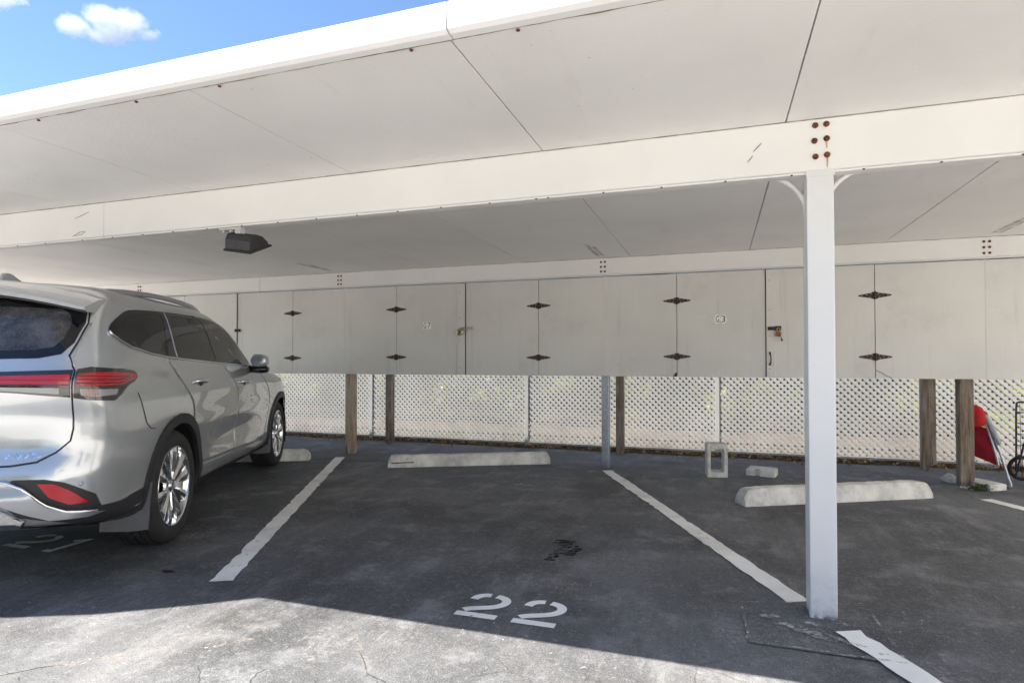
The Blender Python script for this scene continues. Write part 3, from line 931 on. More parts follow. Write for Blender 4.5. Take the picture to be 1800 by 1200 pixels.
# rear posts under the rear beam and the lockers
post(-4.53, 6.70, 0.115, 0.10, 2.14, 'grey_wood', 'wooden_post', 'weathered post with pale grey edges left of the middle stall', bev=0.006)
post(-1.195, 6.71, 0.085, 0.085, 2.14, 'galvanised', 'steel_post', 'galvanised steel post between the two bays')
o = post(2.255, 6.86, 0.115, 0.12, 2.14, 'weathered_wood', 'wooden_post', 'knotty wooden post in front of the red folded chair', bev=0.006)
post(-8.1, 6.70, 0.1, 0.1, 2.14, 'weathered_wood', 'wooden_post')
for x in (-4.56, -1.192): post(x, 7.735, 0.10, 0.10, 1.06, 'weathered_wood', 'wooden_post', bev=0.006)
post(2.16, 7.735, 0.066, 0.10, 1.06, 'weathered_wood', 'wooden_post', 'dark split wooden post against the lattice', bev=0.006)
post(2.231, 7.765, 0.073, 0.04, 1.06, 'weathered_wood', 'wooden_post', 'brown nailed board beside the dark post', lo=0.06, bev=0.004)
# nail heads on that board
for i in range(16):
    mb = MB(); mb.disc((2.212 + (i % 2) * 0.038, 7.7625, 0.16 + (i // 2) * 0.11 + 0.02 * math.sin(i * 3)), 0.004, 'Y', 8); mb.build('nail', 'rust', carport, world=True)
# bolts
def bolt(x, y, z, r, mat='rust'):
    mb = MB()
    mb.lathe([(0.0001, 0), (r, 0), (r, -0.003), (r * 0.62, -0.005), (r * 0.6, -0.012), (0.0001, -0.014)], 'Y', 14, (x, y, z))
    return mb.build('bolt', mat, carport, world=True)
for i, (x, z) in enumerate([(0.441, 2.308), (0.488, 2.309), (0.437, 2.235), (0.489, 2.241), (0.441, 2.160), (0.490, 2.164)]):
    bolt(x, 3.1245, z, 0.014)
for cx_ in (-8.1, -4.625, -1.2, 2.345):
    for dx in (-0.022, 0.022):
        for dz in (2.19, 2.243, 2.296): bolt(cx_ + dx, 6.6195, dz, 0.012)
# rust runs below two of the bolts
for (x, z0, z1) in ((0.489, 2.195, 2.226), (0.491, 2.105, 2.15)):
    mb = MB(); mb.quad([(x - 0.004, 3.1225, z1), (x + 0.004, 3.1225, z1), (x + 0.002, 3.1225, z0), (x - 0.002, 3.1225, z0)]); mb.build('rust_run', 'rust_streak', carport, world=True)
def screw(x, y, z, r=0.006):
    mb = MB(); bmesh.ops.create_icosphere(mb.bm, subdivisions=2, radius=r, matrix=Matrix.Translation((x, y, z)) @ Matrix.Scale(0.7, 4, (0, 0, 1)))
    mb.build('screw', 'rust', carport, smooth=True, world=True)
for x in (-5.10, -4.79, -4.4, -4.1, -3.806, -3.53, -3.232, -2.94, -2.652, -2.36, -2.066, -1.787, -1.506, -1.205, -0.933, -0.865, -0.564, -0.266, 0.041, 0.339, 0.642, 0.947, 1.244):
    screw(x, 3.132, 2.083)
for x in (-3.034, -2.412, -1.948, -1.056, -0.644, 0.05): screw(x, YF + 0.02, ZC - 0.003, 0.0075)
# scratches and the curved conduits by the post
def scratch(pts, y, w=0.0025):
    mb = MB()
    mb.tube([(x, y, z) for x, z in pts], [w * (0.3 + 0.7 * math.sin(math.pi * (i + .5) / len(pts))) for i in range(len(pts))], 5)
    mb.build('scratch_mark', 'scratch', carport, world=True)
scratch([(0.17, 2.215), (0.19, 2.235), (0.206, 2.252)], 3.1245); scratch([(0.143, 2.165), (0.156, 2.18), (0.166, 2.193)], 3.1245)
scratch([(-4.47, 2.245), (-4.40, 2.262), (-4.33, 2.283)], 3.1245); scratch([(-4.49, 2.115), (-4.42, 2.14), (-4.36, 2.145)], 3.1245); scratch([(-4.47, 2.118), (-4.40, 2.122), (-4.36, 2.14)], 3.1245, 0.002)
def conduit(pts):
    mb = MB(); mb.tube(pts, 0.0125, 12); mb.build('conduit', 'conduit_white', carport, smooth=True, world=True)
def arc(c, r, a0, a1, y, n=14): return [(c[0] + r * math.cos(R(a0 + (a1 - a0) * i / n)), y, c[1] + r * math.sin(R(a0 + (a1 - a0) * i / n))) for i in range(n + 1)]
conduit([(-0.6, 3.225, 2.117), (0.1, 3.225, 2.117)] + arc((0.205, 1.905), 0.21, 88, -8, 3.225) + [(0.425, 3.225, 1.84)])
conduit([(1.5, 3.225, 2.121), (0.82, 3.225, 2.121)] + arc((0.70, 1.91), 0.21, 92, 175, 3.225) + [(0.49, 3.225, 1.84)])
# streak reflections painted as decals on the roof panels before the bolt groups
for (x, y0, y1, w) in ((-4.65, 5.75, 6.5, 0.03), (-4.60, 5.9, 6.5, 0.03), (-1.22, 5.7, 6.55, 0.03), (-1.17, 5.85, 6.5, 0.025), (2.33, 5.6, 6.5, 0.035), (2.38, 5.8, 6.5, 0.03)):
    mb = MB(); mb.box((x - w, y0, ZC - 0.0022), (x + w, y1, ZC - 0.0012)); mb.build('reflection_streak', 'reflection_streak', carport, world=True)

# ================================================================ FLOODLIGHT under the beam
fl = thing('floodlight', 'black wedge shaped floodlight hanging under the front beam', 'floodlight', (-3.0, 3.16, 2.08), R(0))
mb = MB(); mb.box((-0.13, -0.03, -0.016), (0.04, 0.03, -0.002), 0.002)
mb.box((-0.115, -0.02, -0.03), (-0.095, 0.0, -0.012), 0.002); mb.box((-0.055, -0.02, -0.03), (-0.035, 0.0, -0.012), 0.002)
mb.box((0.0, -0.028, -0.045), (0.045, 0.02, 0.0), 0.003); mb.build('bracket', 'lamp_grey', fl)
# housing: quarter-round hood, long axis along local x
Mh = Matrix.Translation((0.03, 0.05, -0.075)) @ Matrix.Rotation(R(9), 4, 'Y') @ Matrix.Rotation(R(2), 4, 'Z') @ Matrix.Rotation(R(12), 4, 'X')
prof = [(0.10, -0.035), (0.075, 0.0), (0.03, 0.032), (-0.02, 0.045), (-0.065, 0.035), (-0.085, 0.0), (-0.09, -0.06), (-0.085, -0.068)]
mb = MB(); vs = mb.prism([(-0.10, y, z) for y, z in prof], (0.20, 0, 0))
for v in vs: v.co = Mh @ v.co
o = mb.build('housing', 'lamp_black', fl)
mb = MB(); q = [(-0.108, 0.112, -0.034), (0.108, 0.112, -0.034), (0.108, -0.094, -0.078), (-0.108, -0.094, -0.078)]
vs = mb.prism(q, (0, -0.003, 0.012))
for v in vs: v.co = Mh @ v.co
mb.build('rim', 'lamp_black', o)
mb = MB(); q = [(-0.09, 0.09, -0.041), (0.09, 0.09, -0.041), (0.09, -0.075, -0.0765), (-0.09, -0.075, -0.0765)]
vs = mb.prism(q, (0, 0.002, -0.006))
for v in vs: v.co = Mh @ v.co
mb.build('lens', 'lamp_glass', o)
# ================================================================ STORAGE LOCKERS
YL = 6.655
BAYS = (-8.08, -4.575, -1.196, 2.34, 3.93)
ZB, ZT = 1.03, 2.139
def hinge(parent, x, z, root):
    mb = MB()
    L, H = 0.145, 0.034
    out = [(x - L, z), (x - L + 0.012, z + 0.008), (x - 0.03, z + H * 0.75), (x - 0.02, z + H), (x + 0.02, z + H), (x + 0.03, z + H * 0.75), (x + L - 0.012, z + 0.008), (x + L, z),
           (x + L - 0.012, z - 0.008), (x + 0.03, z - H * 0.75), (x + 0.02, z - H), (x - 0.02, z - H), (x - 0.03, z - H * 0.75), (x - L + 0.012, z - 0.008)]
    mb.prism([(a, YL - 0.0015, b) for a, b in out], (0, -0.004, 0))
    mb.tube([(x, YL - 0.007, z - H - 0.004), (x, YL - 0.007, z + H + 0.004)], 0.008, 10)
    h = mb.build('hinge', 'hinge_rust', parent, world=True)
    mb = MB()
    for dx, dz in ((-0.11, 0), (-0.07, 0.005), (-0.04, -0.012), (-0.03, 0.014), (0.03, 0.014), (0.04, -0.012), (0.07, 0.005), (0.11, 0)):
        mb.lathe([(0.0001, -0.0085), (0.0035, -0.0085), (0.0045, -0.0055)], 'Y', 8, (x + dx, YL, z + dz))
    mb.build('screw_heads', 'padlock_steel', h, world=True)
def panel(root, name, x0, x1, ox=0.0):
    mb = MB(); mb.box((x0 + (0.0004 if name == 'front_panel' and x0 in BAYS else 0.003), YL, ZB), (x1 - (0.0004 if name == 'front_panel' and x1 in BAYS else 0.003), YL + 0.016, ZT - 0.006 + ox), 0.0015)
    return mb.build(name, 'locker_paint', root, world=True)
def sticker(door, txt, x, z, size, plate):
    mb = MB()
    if plate == 1: mb.box((x - 0.058, YL - 0.0025, z - 0.042), (x - 0.004, YL - 0.0005, z + 0.042)); mb.box((x + 0.004, YL - 0.0025, z - 0.045), (x + 0.054, YL - 0.0005, z + 0.042))
    else:
        for i, cx_ in enumerate((-0.032, 0.032)):
            mb.prism([(x + cx_ + 0.031 * math.cos(a) * (1 if abs(math.cos(a)) > 0.5 else 0.9), YL - 0.0005, z + 0.048 * math.sin(a)) for a in [k * math.pi / 8 for k in range(16)]], (0, -0.002, 0))
    st = mb.build('number_sticker', 'sticker_white', door, world=True)
    for i, ch in enumerate(txt):
        me = text_mesh(ch, size)
        xs = [v.co.x for v in me.vertices]; zs = [v.co.y for v in me.vertices]
        w = max(xs) - min(xs); h = max(zs) - min(zs); mx = (max(xs) + min(xs)) / 2; mz = (max(zs) + min(zs)) / 2
        tw, th = 0.034, 0.068
        for v in me.vertices:
            v.co = Vector((x + (-0.030, 0.030)[i] + (v.co.x - mx) / w * tw, YL - 0.0035 - v.co.z * 0.3, z + (v.co.y - mz) / h * th))
        me.transform(root_matrix(st).inverted())
        me.materials.clear(); me.materials.append(MT['ink'])
        o = bpy.data.objects.new('character', me); COL.objects.link(o); o.parent = st
LK = 'storage lockers hanging in a row under the rear beam'
def locker(label, x0, x1, hl, s0, s1, hr, gapside=1):
    root = thing('storage_locker', label, 'storage locker', ((x0 + x1) / 2, 7.2, ZB), group=LK)
    mb = MB()
    mb.box((x0 + 0.002, YL + 0.018, ZB + 0.002), (x1 - 0.002, 7.38, ZB + 0.02)); mb.box((x0 + 0.002, YL + 0.018, ZT - 0.03), (x1 - 0.002, 7.38, ZT - 0.012))
    mb.box((x0 + 0.002, YL + 0.018, ZB + 0.021), (x0 + 0.014, 7.38, ZT - 0.031)); mb.box((x1 - 0.014, YL + 0.018, ZB + 0.021), (x1 - 0.002, 7.38, ZT - 0.031))
    mb.box((x0 + 0.015, 7.368, ZB + 0.021), (x1 - 0.015, 7.38, ZT - 0.031))
    mb.box((s0 - 0.03, YL + 0.0175, ZB + 0.03), (s1 + 0.03, YL + 0.03, ZT - 0.04))
    mb.build('cabinet', 'locker_paint', root, world=True)
    mb = MB(); mb.box((s0 - 0.012, YL + 0.0165, ZB + 0.01), (s1 + 0.012, YL + 0.0173, ZT - 0.01)); mb.build('gap_shade', 'seam_dark', root, world=True)  # dark strip painted for the shade inside the door gap
    mb = MB(); mb.box((x0 + 0.02, YL + 0.0185, ZT - 0.011), (x1 - 0.02, YL + 0.04, ZT + 0.0)); mb.build('shadow_gap', 'seam_dark', root, world=True)
    if hl - x0 > 0.05: panel(root, 'front_panel', x0, hl)
    if x1 - hr > 0.05: panel(root, 'front_panel', hr, x1)
    dl = panel(root, 'door', hl, s0 + (0.02 if gapside > 0 else -0.006), 0.001); dr = panel(root, 'door', s1 + (0.007 if gapside > 0 else -0.02), hr, 0.001)
    for z in (1.835, 1.238):
        hinge(dl, hl, z + 0.008, root); hinge(dr, hr, z, root)
    mb = MB(); mb.box((s0, YL - 0.017, ZB + 0.004), (s1, YL - 0.0008, ZT - 0.008), 0.002)
    st = mb.build('cover_strip', 'locker_paint', root, world=True)
    for z in (1.12, 1.45, 1.72, 2.02):
        mb = MB(); mb.disc((s0 + 0.03, YL - 0.0175, z), 0.005, 'Y', 8); mb.build('screw_head', 'seam_dark', st, world=True)
    return root, dl, dr, st
rA, *_ = locker('grey locker at the far left, mostly hidden behind the parked car', -8.08, -4.575, -7.27, -6.41, -6.315, -5.382)
rB, dl, dr, stB = locker('grey double door locker with the G7 sticker on its left door', -4.575, -1.196, -3.812, -2.972, -2.874, -1.954)
sticker(dl, 'G7', -3.384, 1.635, 0.08, 1)
rC, dl, dr, stC = locker('grey double door locker with the G3 sticker, partly behind the white post', -1.196, 2.34, -0.412, 0.472, 0.547, 1.447, -1)
sticker(dl, 'G3', 0.03, 1.637, 0.08, 2)
rD, *_ = locker('grey locker at the right edge of the photo above the folded red chair', 2.34, 3.93, 2.85, 3.35, 3.44, 3.87)
# hasps
mb = MB(); mb.box((-2.90, YL - 0.026, 1.572), (-2.795, YL - 0.0175, 1.606), 0.002); mb.tube([(-2.872, YL - 0.02, 1.59), (-2.872, YL - 0.042, 1.59)], 0.008, 8)
mb.box((-2.795, YL - 0.02, 1.568), (-2.775, YL - 0.0005, 1.612), 0.002); mb.build('hasp', 'padlock_steel', rB, world=True)
mb = MB(); mb.box((0.483, YL - 0.024, 1.511), (0.555, YL - 0.0175, 1.548), 0.002); mb.box((0.555, YL - 0.026, 1.505), (0.61, YL - 0.0005, 1.552), 0.003); mb.build('hasp', 'hinge_rust', rC, world=True)
mb = MB(); mb.box((-6.34, YL - 0.026, 1.60), (-6.24, YL - 0.0175, 1.64), 0.002); mb.build('hasp', 'hinge_rust', rA, world=True)
# pull handle on the G3 strip
mb = MB(); mb.tube([(0.503, YL - 0.018, 1.285), (0.503, YL - 0.03, 1.275), (0.509, YL - 0.042, 1.25), (0.511, YL - 0.045, 1.22), (0.509, YL - 0.042, 1.19), (0.503, YL - 0.03, 1.168), (0.503, YL - 0.018, 1.158)], [0.009, 0.008, 0.0055, 0.005, 0.0055, 0.008, 0.009], 8)
mb.build('handle', 'lamp_black', rC, smooth=True, world=True)
# wire and wood chip at panel corners
mb = MB(); mb.tube([(1.450, YL - 0.004, 1.11), (1.475, YL - 0.006, 1.095), (1.51, YL - 0.006, 1.08), (1.53, YL - 0.005, 1.06), (1.585, YL - 0.004, 1.035)], 0.0022, 6); mb.build('loose_wire', 'ink', rC, smooth=True, world=True)
mb = MB(); mb.prism([(-0.455, YL - 0.001, 1.03), (-0.415, YL - 0.001, 1.03), (-0.415, YL - 0.001, 1.075), (-0.43, YL - 0.001, 1.07)], (0, -0.003, 0)); mb.build('torn_edge', 'rust', rC, world=True)
# padlocks hang from the hasps
p1 = thing('padlock', 'round silver disc padlock hanging on the G7 locker hasp', 'padlock', (-2.925, YL - 0.045, 1.545))
mb = MB(); mb.lathe([(0.0001, 0.014), (0.034, 0.014), (0.042, 0.009), (0.043, 0.0), (0.042, -0.009), (0.034, -0.014), (0.024, -0.0155), (0.022, -0.012), (0.0001, -0.012)], 'Y', 32); mb.build('body', 'padlock_steel', p1, smooth=True, angle=40)
mb = MB(); mb.lathe([(0.0001, -0.0135), (0.015, -0.0135), (0.019, -0.0125)], 'Y', 24); mb.build('face', 'padlock_brass', p1)
mb = MB(); mb.tube([(0.012, 0, 0.035), (0.026, 0, 0.052), (0.046, 0, 0.056), (0.052, 0, 0.042), (0.04, 0, 0.022)], 0.006, 8); mb.build('shackle', 'padlock_steel', p1, smooth=True)
p2 = thing('padlock', 'rusty brass padlock with a long shackle on the G3 locker hasp', 'padlock', (0.583, YL - 0.04, 1.47))
mb = MB(); mb.box((-0.026, -0.013, -0.025), (0.024, 0.013, 0.022), 0.005, Matrix.Rotation(R(14), 4, 'Y'), 2); mb.build('body', 'padlock_brass', p2)
mb = MB(); mb.tube([(-0.014, 0, 0.018), (-0.014, 0, 0.05), (-0.006, 0, 0.062), (0.008, 0, 0.062), (0.014, 0, 0.05), (0.013, 0, 0.014)], 0.0045, 8); mb.build('shackle', 'padlock_steel', p2, smooth=True)
mb = MB(); mb.tube([(0.02, 0, -0.02), (0.03, 0.003, -0.05)], 0.004, 8); bmesh.ops.create_icosphere(mb.bm, subdivisions=2, radius=0.011, matrix=Matrix.Translation((0.031, 0.003, -0.06))); mb.build('key_cover', 'rust', p2, smooth=True)

# ================================================================ LATTICE FENCE
fence = thing('lattice_fence', 'white vinyl lattice fence with diamond openings behind the stalls', 'fence', (-2.5, 8.1, 0))
FY = 8.1
bats = [-12.5, -10.0, -7.55, -5.075, -2.555, -0.01, 2.59, 4.0]
def clip_strip(c, sgn, x0, x1, z0, z1):
    """line x + sgn*z = c inside the rectangle"""
    pts = []
    for z in (z0, z1):
        x = c - sgn * z
        if x0 <= x <= x1: pts.append((x, z))
    for x in (x0, x1):
        z = (c - x) * sgn
        if z0 < z < z1: pts.append((x, z))
    if len(pts) < 2: return None
    pts.sort(key=lambda p: p[1])
    return pts[0], pts[-1]
P_ = 0.0775
SW = 0.0312 / 2
for bi, (a, b) in enumerate(zip(bats, bats[1:])):
    mb = MB(); mb2 = mb
    for sgn, y in ((1, FY), (-1, FY + 0.0062)):
        k = math.floor((a - 2) / P_)
        while k * P_ < b + 2:
            r = clip_strip(k * P_, sgn, a + 0.012, b - 0.012, 0.045, 1.25)
            k += 1
            if not r: continue
            (xa, za), (xb, zb) = r
            d = Vector((xb - xa, 0, zb - za)); L = d.length
            if L < 0.03: continue
            d.normalize(); n = Vector((-d.z, 0, d.x))
            A = Vector((xa, y, za)); B = Vector((xb, y, zb))
            e = d * SW * 0.6
            mb.prism([A - n * SW - e, A + n * SW - e, B + n * SW + e, B - n * SW + e], (0, 0.006, 0))
    lp = mb.build('lattice_panel', 'lattice_vinyl', fence, world=True, fix=False)
    mb = MB(); mb.box((a + 0.03, FY - 0.012, 0.035), (b - 0.03, FY + 0.018, 0.062), 0.002); mb.build('bottom_rail', 'lattice_vinyl', lp, world=True)
    mb = MB(); mb.box((a - 0.028, FY - 0.013, 0.0), (a + 0.028, FY - 0.0005, 1.27), 0.003); mb.build('batten', 'lattice_vinyl', fence, world=True)
# low weathered board along the foot of the fence
mb = MB(); mb.box((-12.5, FY + 0.02, -0.02), (4.0, FY + 0.05, 0.036), 0.003); mb.build('kick_board', 'weathered_wood', fence, world=True)
# ================================================================ CONCRETE PIECES
def rough_mesh(mb, amp, scale, seed, cuts=0):
    for v in mb.bm.verts:
        n = Vector((mnoise.noise(v.co * scale + Vector((seed, 0, 0))), mnoise.noise(v.co * scale + Vector((0, seed, 3))), mnoise.noise(v.co * scale + Vector((5, 0, seed)))))
        v.co += n * amp
def wheel_stop(loc, rz, L, label, seed, W=0.15, H=0.13, er=0.10):
    mb = MB()
    nx = 60
    prof = [(-W / 2, 0), (-W / 2 + 0.002, H * 0.45), (-W / 2 + 0.022, H * 0.93), (-W / 2 + 0.034, H), (W / 2 - 0.034, H), (W / 2 - 0.022, H * 0.93), (W / 2 - 0.002, H * 0.45), (W / 2, 0)]
    rings = []
    for i in range(nx + 1):
        x = -L / 2 + L * i / nx
        e = min(x + L / 2, L / 2 - x)
        hz = 1.0 if e > er else 0.55 + 0.45 * math.sqrt(max(0, 1 - (1 - e / er) ** 2))
        ring = []
        for (y, z) in prof:
            p = Vector((x, y, z * hz if z > 0 else 0.0))
            n = mnoise.noise(p * 9 + Vector((seed, 0, 0))) * 0.004 + mnoise.noise(p * 40 + Vector((seed, 7, 0))) * 0.0022
            if z > 0: p.z += n
            p.y += n * (1 if y > 0 else -1)
            ring.append(mb.bm.verts.new(p))
        rings.append(ring)
    for A, B in zip(rings, rings[1:]):
        for k in range(len(prof) - 1): mb.bm.faces.new((A[k], A[k + 1], B[k + 1], B[k]))
    mb.bm.faces.new(rings[0]); mb.bm.faces.new(rings[-1][::-1])
    o = mb.build('wheel_stop', 'concrete', smooth=True, angle=28)
    o.location = loc; o.rotation_euler = (0, 0, rz)
    tag(o, label, 'wheel stop', 'concrete wheel stops at the heads of the stalls')
    return o
ws = wheel_stop((-2.715, 6.435, 0), R(27.0), 1.86, 'white chipped concrete wheel stop at the head of the middle stall', 1, er=0.02)
# rusty bar and chipped holes showing in its face
for (xa, xb, z, r) in ((-0.89, -0.64, 0.052, 0.006),):
    mb = MB(); mb.tube([(xa, -0.0755, z), ((xa + xb) / 2, -0.077, z + 0.004), (xb, -0.0765, z + 0.004)], r, 6)
    o = mb.build('exposed_bar', 'rust', ws)
wheel_stop((0.955, 5.82, 0), R(29.0), 1.79, 'grey concrete wheel stop behind the white post in the right hand stall', 2, 0.16, 0.14)
wheel_stop((-5.52, 5.72, 0), R(27), 1.84, 'concrete wheel stop in front of the parked car', 3)

# hollow block standing on end
cb = MB()
w, d, h, t = 0.205, 0.20, 0.40, 0.036
def holed(mb, w, d, h, t):
    # outer and inner outlines in XZ, run through along Y; inner corners rounded
    mb2 = mb
    out = [(-w / 2, 0), (w / 2, 0), (w / 2, h), (-w / 2, h)]
    r = 0.022
    x0, x1, z0, z1 = -w / 2 + t, w / 2 - t, t + 0.016, h - t - 0.014
    inn = []
    for (cx_, cz_, a0) in ((x0 + r, z0 + r, 180), (x1 - r, z0 + r, 270), (x1 - r, z1 - r, 0), (x0 + r, z1 - r, 90)):
        for k in range(5): inn.append((cx_ + r * math.cos(R(a0 + 90 * k / 4)), cz_ + r * math.sin(R(a0 + 90 * k / 4))))
    oo = []
    for k, (x, z) in enumerate(inn):
        cx_, cz_ = (x0 + x1) / 2, (z0 + z1) / 2
        j = k // 5
        if k % 5 == 2: oo.append([(-w / 2, 0), (w / 2, 0), (w / 2, h), (-w / 2, h)][j])
        else:
            # walk the outer edge between corners
            first = k % 5 < 2
            oo.append({0: ((-w / 2, z) if first else (x, 0)), 1: ((x, 0) if first else (w / 2, z)), 2: ((w / 2, z) if first else (x, h)), 3: ((x, h) if first else (-w / 2, z))}[j])
    n = len(inn)
    ring = lambda P, y: [mb.bm.verts.new((x, y, z)) for x, z in P]
    of, ob = ring(oo, -d / 2), ring(oo, d / 2); nf, nb = ring(inn, -d / 2), ring(inn, d / 2)
    for k in range(n):
        j = (k + 1) % n
        mb.bm.faces.new((of[k], of[j], nf[j], nf[k])); mb.bm.faces.new((ob[j], ob[k], nb[k], nb[j]))
        mb.bm.faces.new((of[j], of[k], ob[k], ob[j])); mb.bm.faces.new((nf[k], nf[j], nb[j], nb[k]))
holed(cb, 0.20, 0.19, 0.34, 0.033)
bmesh.ops.remove_doubles(cb.bm, verts=cb.bm.verts, dist=0.0005)
o = cb.build('cinder_block', 'concrete'); o.location = (-0.02, 6.66, 0); o.rotation_euler = (0, 0, R(8)); tag(o, 'hollow concrete block standing on end near the lattice fence', 'cinder block')
cb = MB()
cb.prism([(-0.14, -0.10, 0), (-0.05, -0.10, 0), (-0.05, -0.065, 0), (-0.005, -0.065, 0), (-0.005, -0.10, 0), (0.14, -0.10, 0), (0.14, 0.10, 0), (-0.14, 0.10, 0)], (0, 0, 0.075))
es = [e for e in cb.bm.edges if abs(e.verts[0].co.z - e.verts[1].co.z) < 0.001 and e.verts[0].co.z > 0.05]
bmesh.ops.bevel(cb.bm, geom=es, offset=0.01, segments=2, affect='EDGES')
o = cb.build('concrete_brick', 'concrete'); o.location = (0.435, 6.86, 0); o.rotation_euler = (0, 0, R(-14)); tag(o, 'notched concrete brick lying flat right of the standing hollow block', 'brick')
mb = MB(); mb.box((-0.085, -0.17, 0), (0.085, 0.17, 0.06), 0.01, seg=2); bmesh.ops.subdivide_edges(mb.bm, edges=mb.bm.edges, cuts=2); rough_mesh(mb, 0.008, 7, 2)
o = mb.build('concrete_slab', 'concrete'); o.location = (2.375, 6.86, 0.0); o.rotation_euler = (0, 0, R(22)); tag(o, 'low concrete slab at the foot of the folded red chair', 'concrete slab')
mb = MB(); bmesh.ops.create_icosphere(mb.bm, subdivisions=3, radius=0.07, matrix=Matrix.Translation((0, 0, 0.03)) @ Matrix.Diagonal((1, 0.8, 0.75, 1))); rough_mesh(mb, 0.035, 16, 4); rough_mesh(mb, 0.012, 45, 9)
o = mb.build('stone', 'concrete', smooth=True); o.location = (2.175, 7.05, 0); tag(o, 'small pale stone left of the knotty wooden post', 'stone')
for v in o.data.vertices: v.co.z = max(v.co.z, -0.005)

# weed and rubble at the post foot
wd = MB(); pts = [(max(-.085, min(.085, random.gauss(0, 0.045))), max(-.045, min(.045, random.gauss(0, 0.025))), min(.055, abs(random.gauss(0.018, 0.018)))) for _ in range(230)]
leaf_quads(wd, pts, 0.03, 0.4, 0.4)
o = wd.build('weed', 'weed_green', fix=False); o.location = (2.29, 6.70, 0.004); tag(o, 'small green weed tuft at the foot of the knotty wooden post', 'weed')
mb = MB()
for i in range(60):
    p = Vector((2.26 + random.gauss(0, 0.06), 6.78 + random.gauss(0, 0.04), 0.004)); s = random.uniform(0.003, 0.009)
    bmesh.ops.create_icosphere(mb.bm, subdivisions=1, radius=s, matrix=Matrix.Translation(p) @ Matrix.Rotation(random.random() * 3, 4, 'X'))
tag(mb.build('rubble', 'concrete'), 'crumbs of rubble round the foot of the knotty wooden post', 'rubble', kind='stuff')

# ================================================================ FOLDED BEACH CHAIR
ch = thing('folded_chair', 'folded red beach chair with grey tube frame leaning behind the wooden post', 'folding chair', (2.60, 6.95, 0))
def ctube(name, pts, r, mat, parent=ch):
    mb = MB()
    mb.tube(pts, r, 10); return mb.build(name, mat, parent, smooth=True, world=True)
def smooth_path(P, n=6):
    P = [Vector(p) for p in P]; out = []
    for i in range(len(P) - 1):
        a, b, c, d = P[max(i - 1, 0)], P[i], P[i + 1], P[min(i + 2, len(P) - 1)]
        for k in range(n):
            t = k / n
            out.append(0.5 * ((2 * b) + (c - a) * t + (2 * a - 5 * b + 4 * c - d) * t * t + (3 * b - a - 3 * c + d) * t ** 3))
    out.append(P[-1]); return out
def cp(u, v, y):     # helper used once to lay the chair out on its own upright plane
    return Vector((2.413 + (u - 1718) * 0.00415, y, 0.748 - (v - 713) * 0.00515))
# seat / back tubes
ctube('frame_tube', smooth_path([(2.445, 6.98, 0.66), (2.49, 6.96, 0.50), (2.545, 6.93, 0.30), (2.585, 6.90, 0.11), (2.60, 6.88, 0.035), (2.58, 6.89, 0.016), (2.50, 7.02, 0.016), (2.43, 7.15, 0.016), (2.40, 7.20, 0.03), (2.39, 7.2, 0.12), (2.372, 7.2, 0.30), (2.36, 7.2, 0.45)]), 0.0115, 'steel_tube')
ctube('frame_tube', smooth_path([(2.435, 6.99, 0.67), (2.455, 6.97, 0.56), (2.49, 6.94, 0.38), (2.515, 6.92, 0.24), (2.515, 6.92, 0.195), (2.49, 6.94, 0.18), (2.43, 7.02, 0.19), (2.385, 7.12, 0.21), (2.36, 7.16, 0.26), (2.35, 7.17, 0.36)]), 0.011, 'steel_tube')
ctube('frame_tube', smooth_path([(2.47, 6.97, 0.52), (2.51, 6.96, 0.40), (2.565, 6.94, 0.265), (2.57, 6.94, 0.25)]), 0.009, 'steel_tube')
ctube('bungee_cord', smooth_path([(2.42, 7.0, 0.71), (2.45, 6.98, 0.70), (2.475, 6.965, 0.62), (2.505, 6.95, 0.53), (2.53, 6.94, 0.44)]), 0.006, 'black_plastic')
mb = MB(); mb.tube(smooth_path([(2.437, 6.965, 0.68), (2.475, 6.95, 0.58), (2.52, 6.935, 0.45), (2.54, 6.93, 0.405)]), [0.02] * 7 + [0.024] * 6 + [0.018] * 6, 10); mb.build('armrest', 'plastic_grey', ch, smooth=True, world=True)
# sling fabric as a sagging thin solid sheet
def sheet_grid(a, b, c, d, sag, th, nu=12, nv=18):
    a, b, c, d = map(Vector, (a, b, c, d)); mb = MB()
    n = (b - a).cross(d - a).normalized()
    G = []
    for side in (0, 1):
        g = []
        for i in range(nu + 1):
            row = []
            for j in range(nv + 1):
                u, v = i / nu, j / nv
                p = a.lerp(b, u).lerp(d.lerp(c, u), v)
                p += n * (sag * math.sin(math.pi * u) * math.sin(math.pi * v) + 0.006 * mnoise.noise((u * 3, v * 5, 1)) + side * th)
                row.append(mb.bm.verts.new(p))
            g.append(row)
        G.append(g)
    for s_, g in enumerate(G):
        for i in range(nu):
            for j in range(nv):
                f = (g[i][j], g[i + 1][j], g[i + 1][j + 1], g[i][j + 1]); mb.bm.faces.new(f if s_ else f[::-1])
    bd = [(i, 0) for i in range(nu)] + [(nu, j) for j in range(nv)] + [(i, nv) for i in range(nu, 0, -1)] + [(0, j) for j in range(nv, 0, -1)]
    for q in range(len(bd)):
        i, j = bd[q]; k, l = bd[(q + 1) % len(bd)]
        mb.bm.faces.new((G[0][i][j], G[0][k][l], G[1][k][l], G[1][i][j]))
    return mb
sheet_grid((2.30, 7.12, 0.60), (2.455, 6.985, 0.55), (2.545, 6.92, 0.19), (2.37, 7.08, 0.27), -0.02, 0.004).build('sling', 'red_fabric', ch, smooth=True, world=True, angle=40)
mb = MB(); bmesh.ops.create_uvsphere(mb.bm, u_segments=24, v_segments=16, radius=1.0)
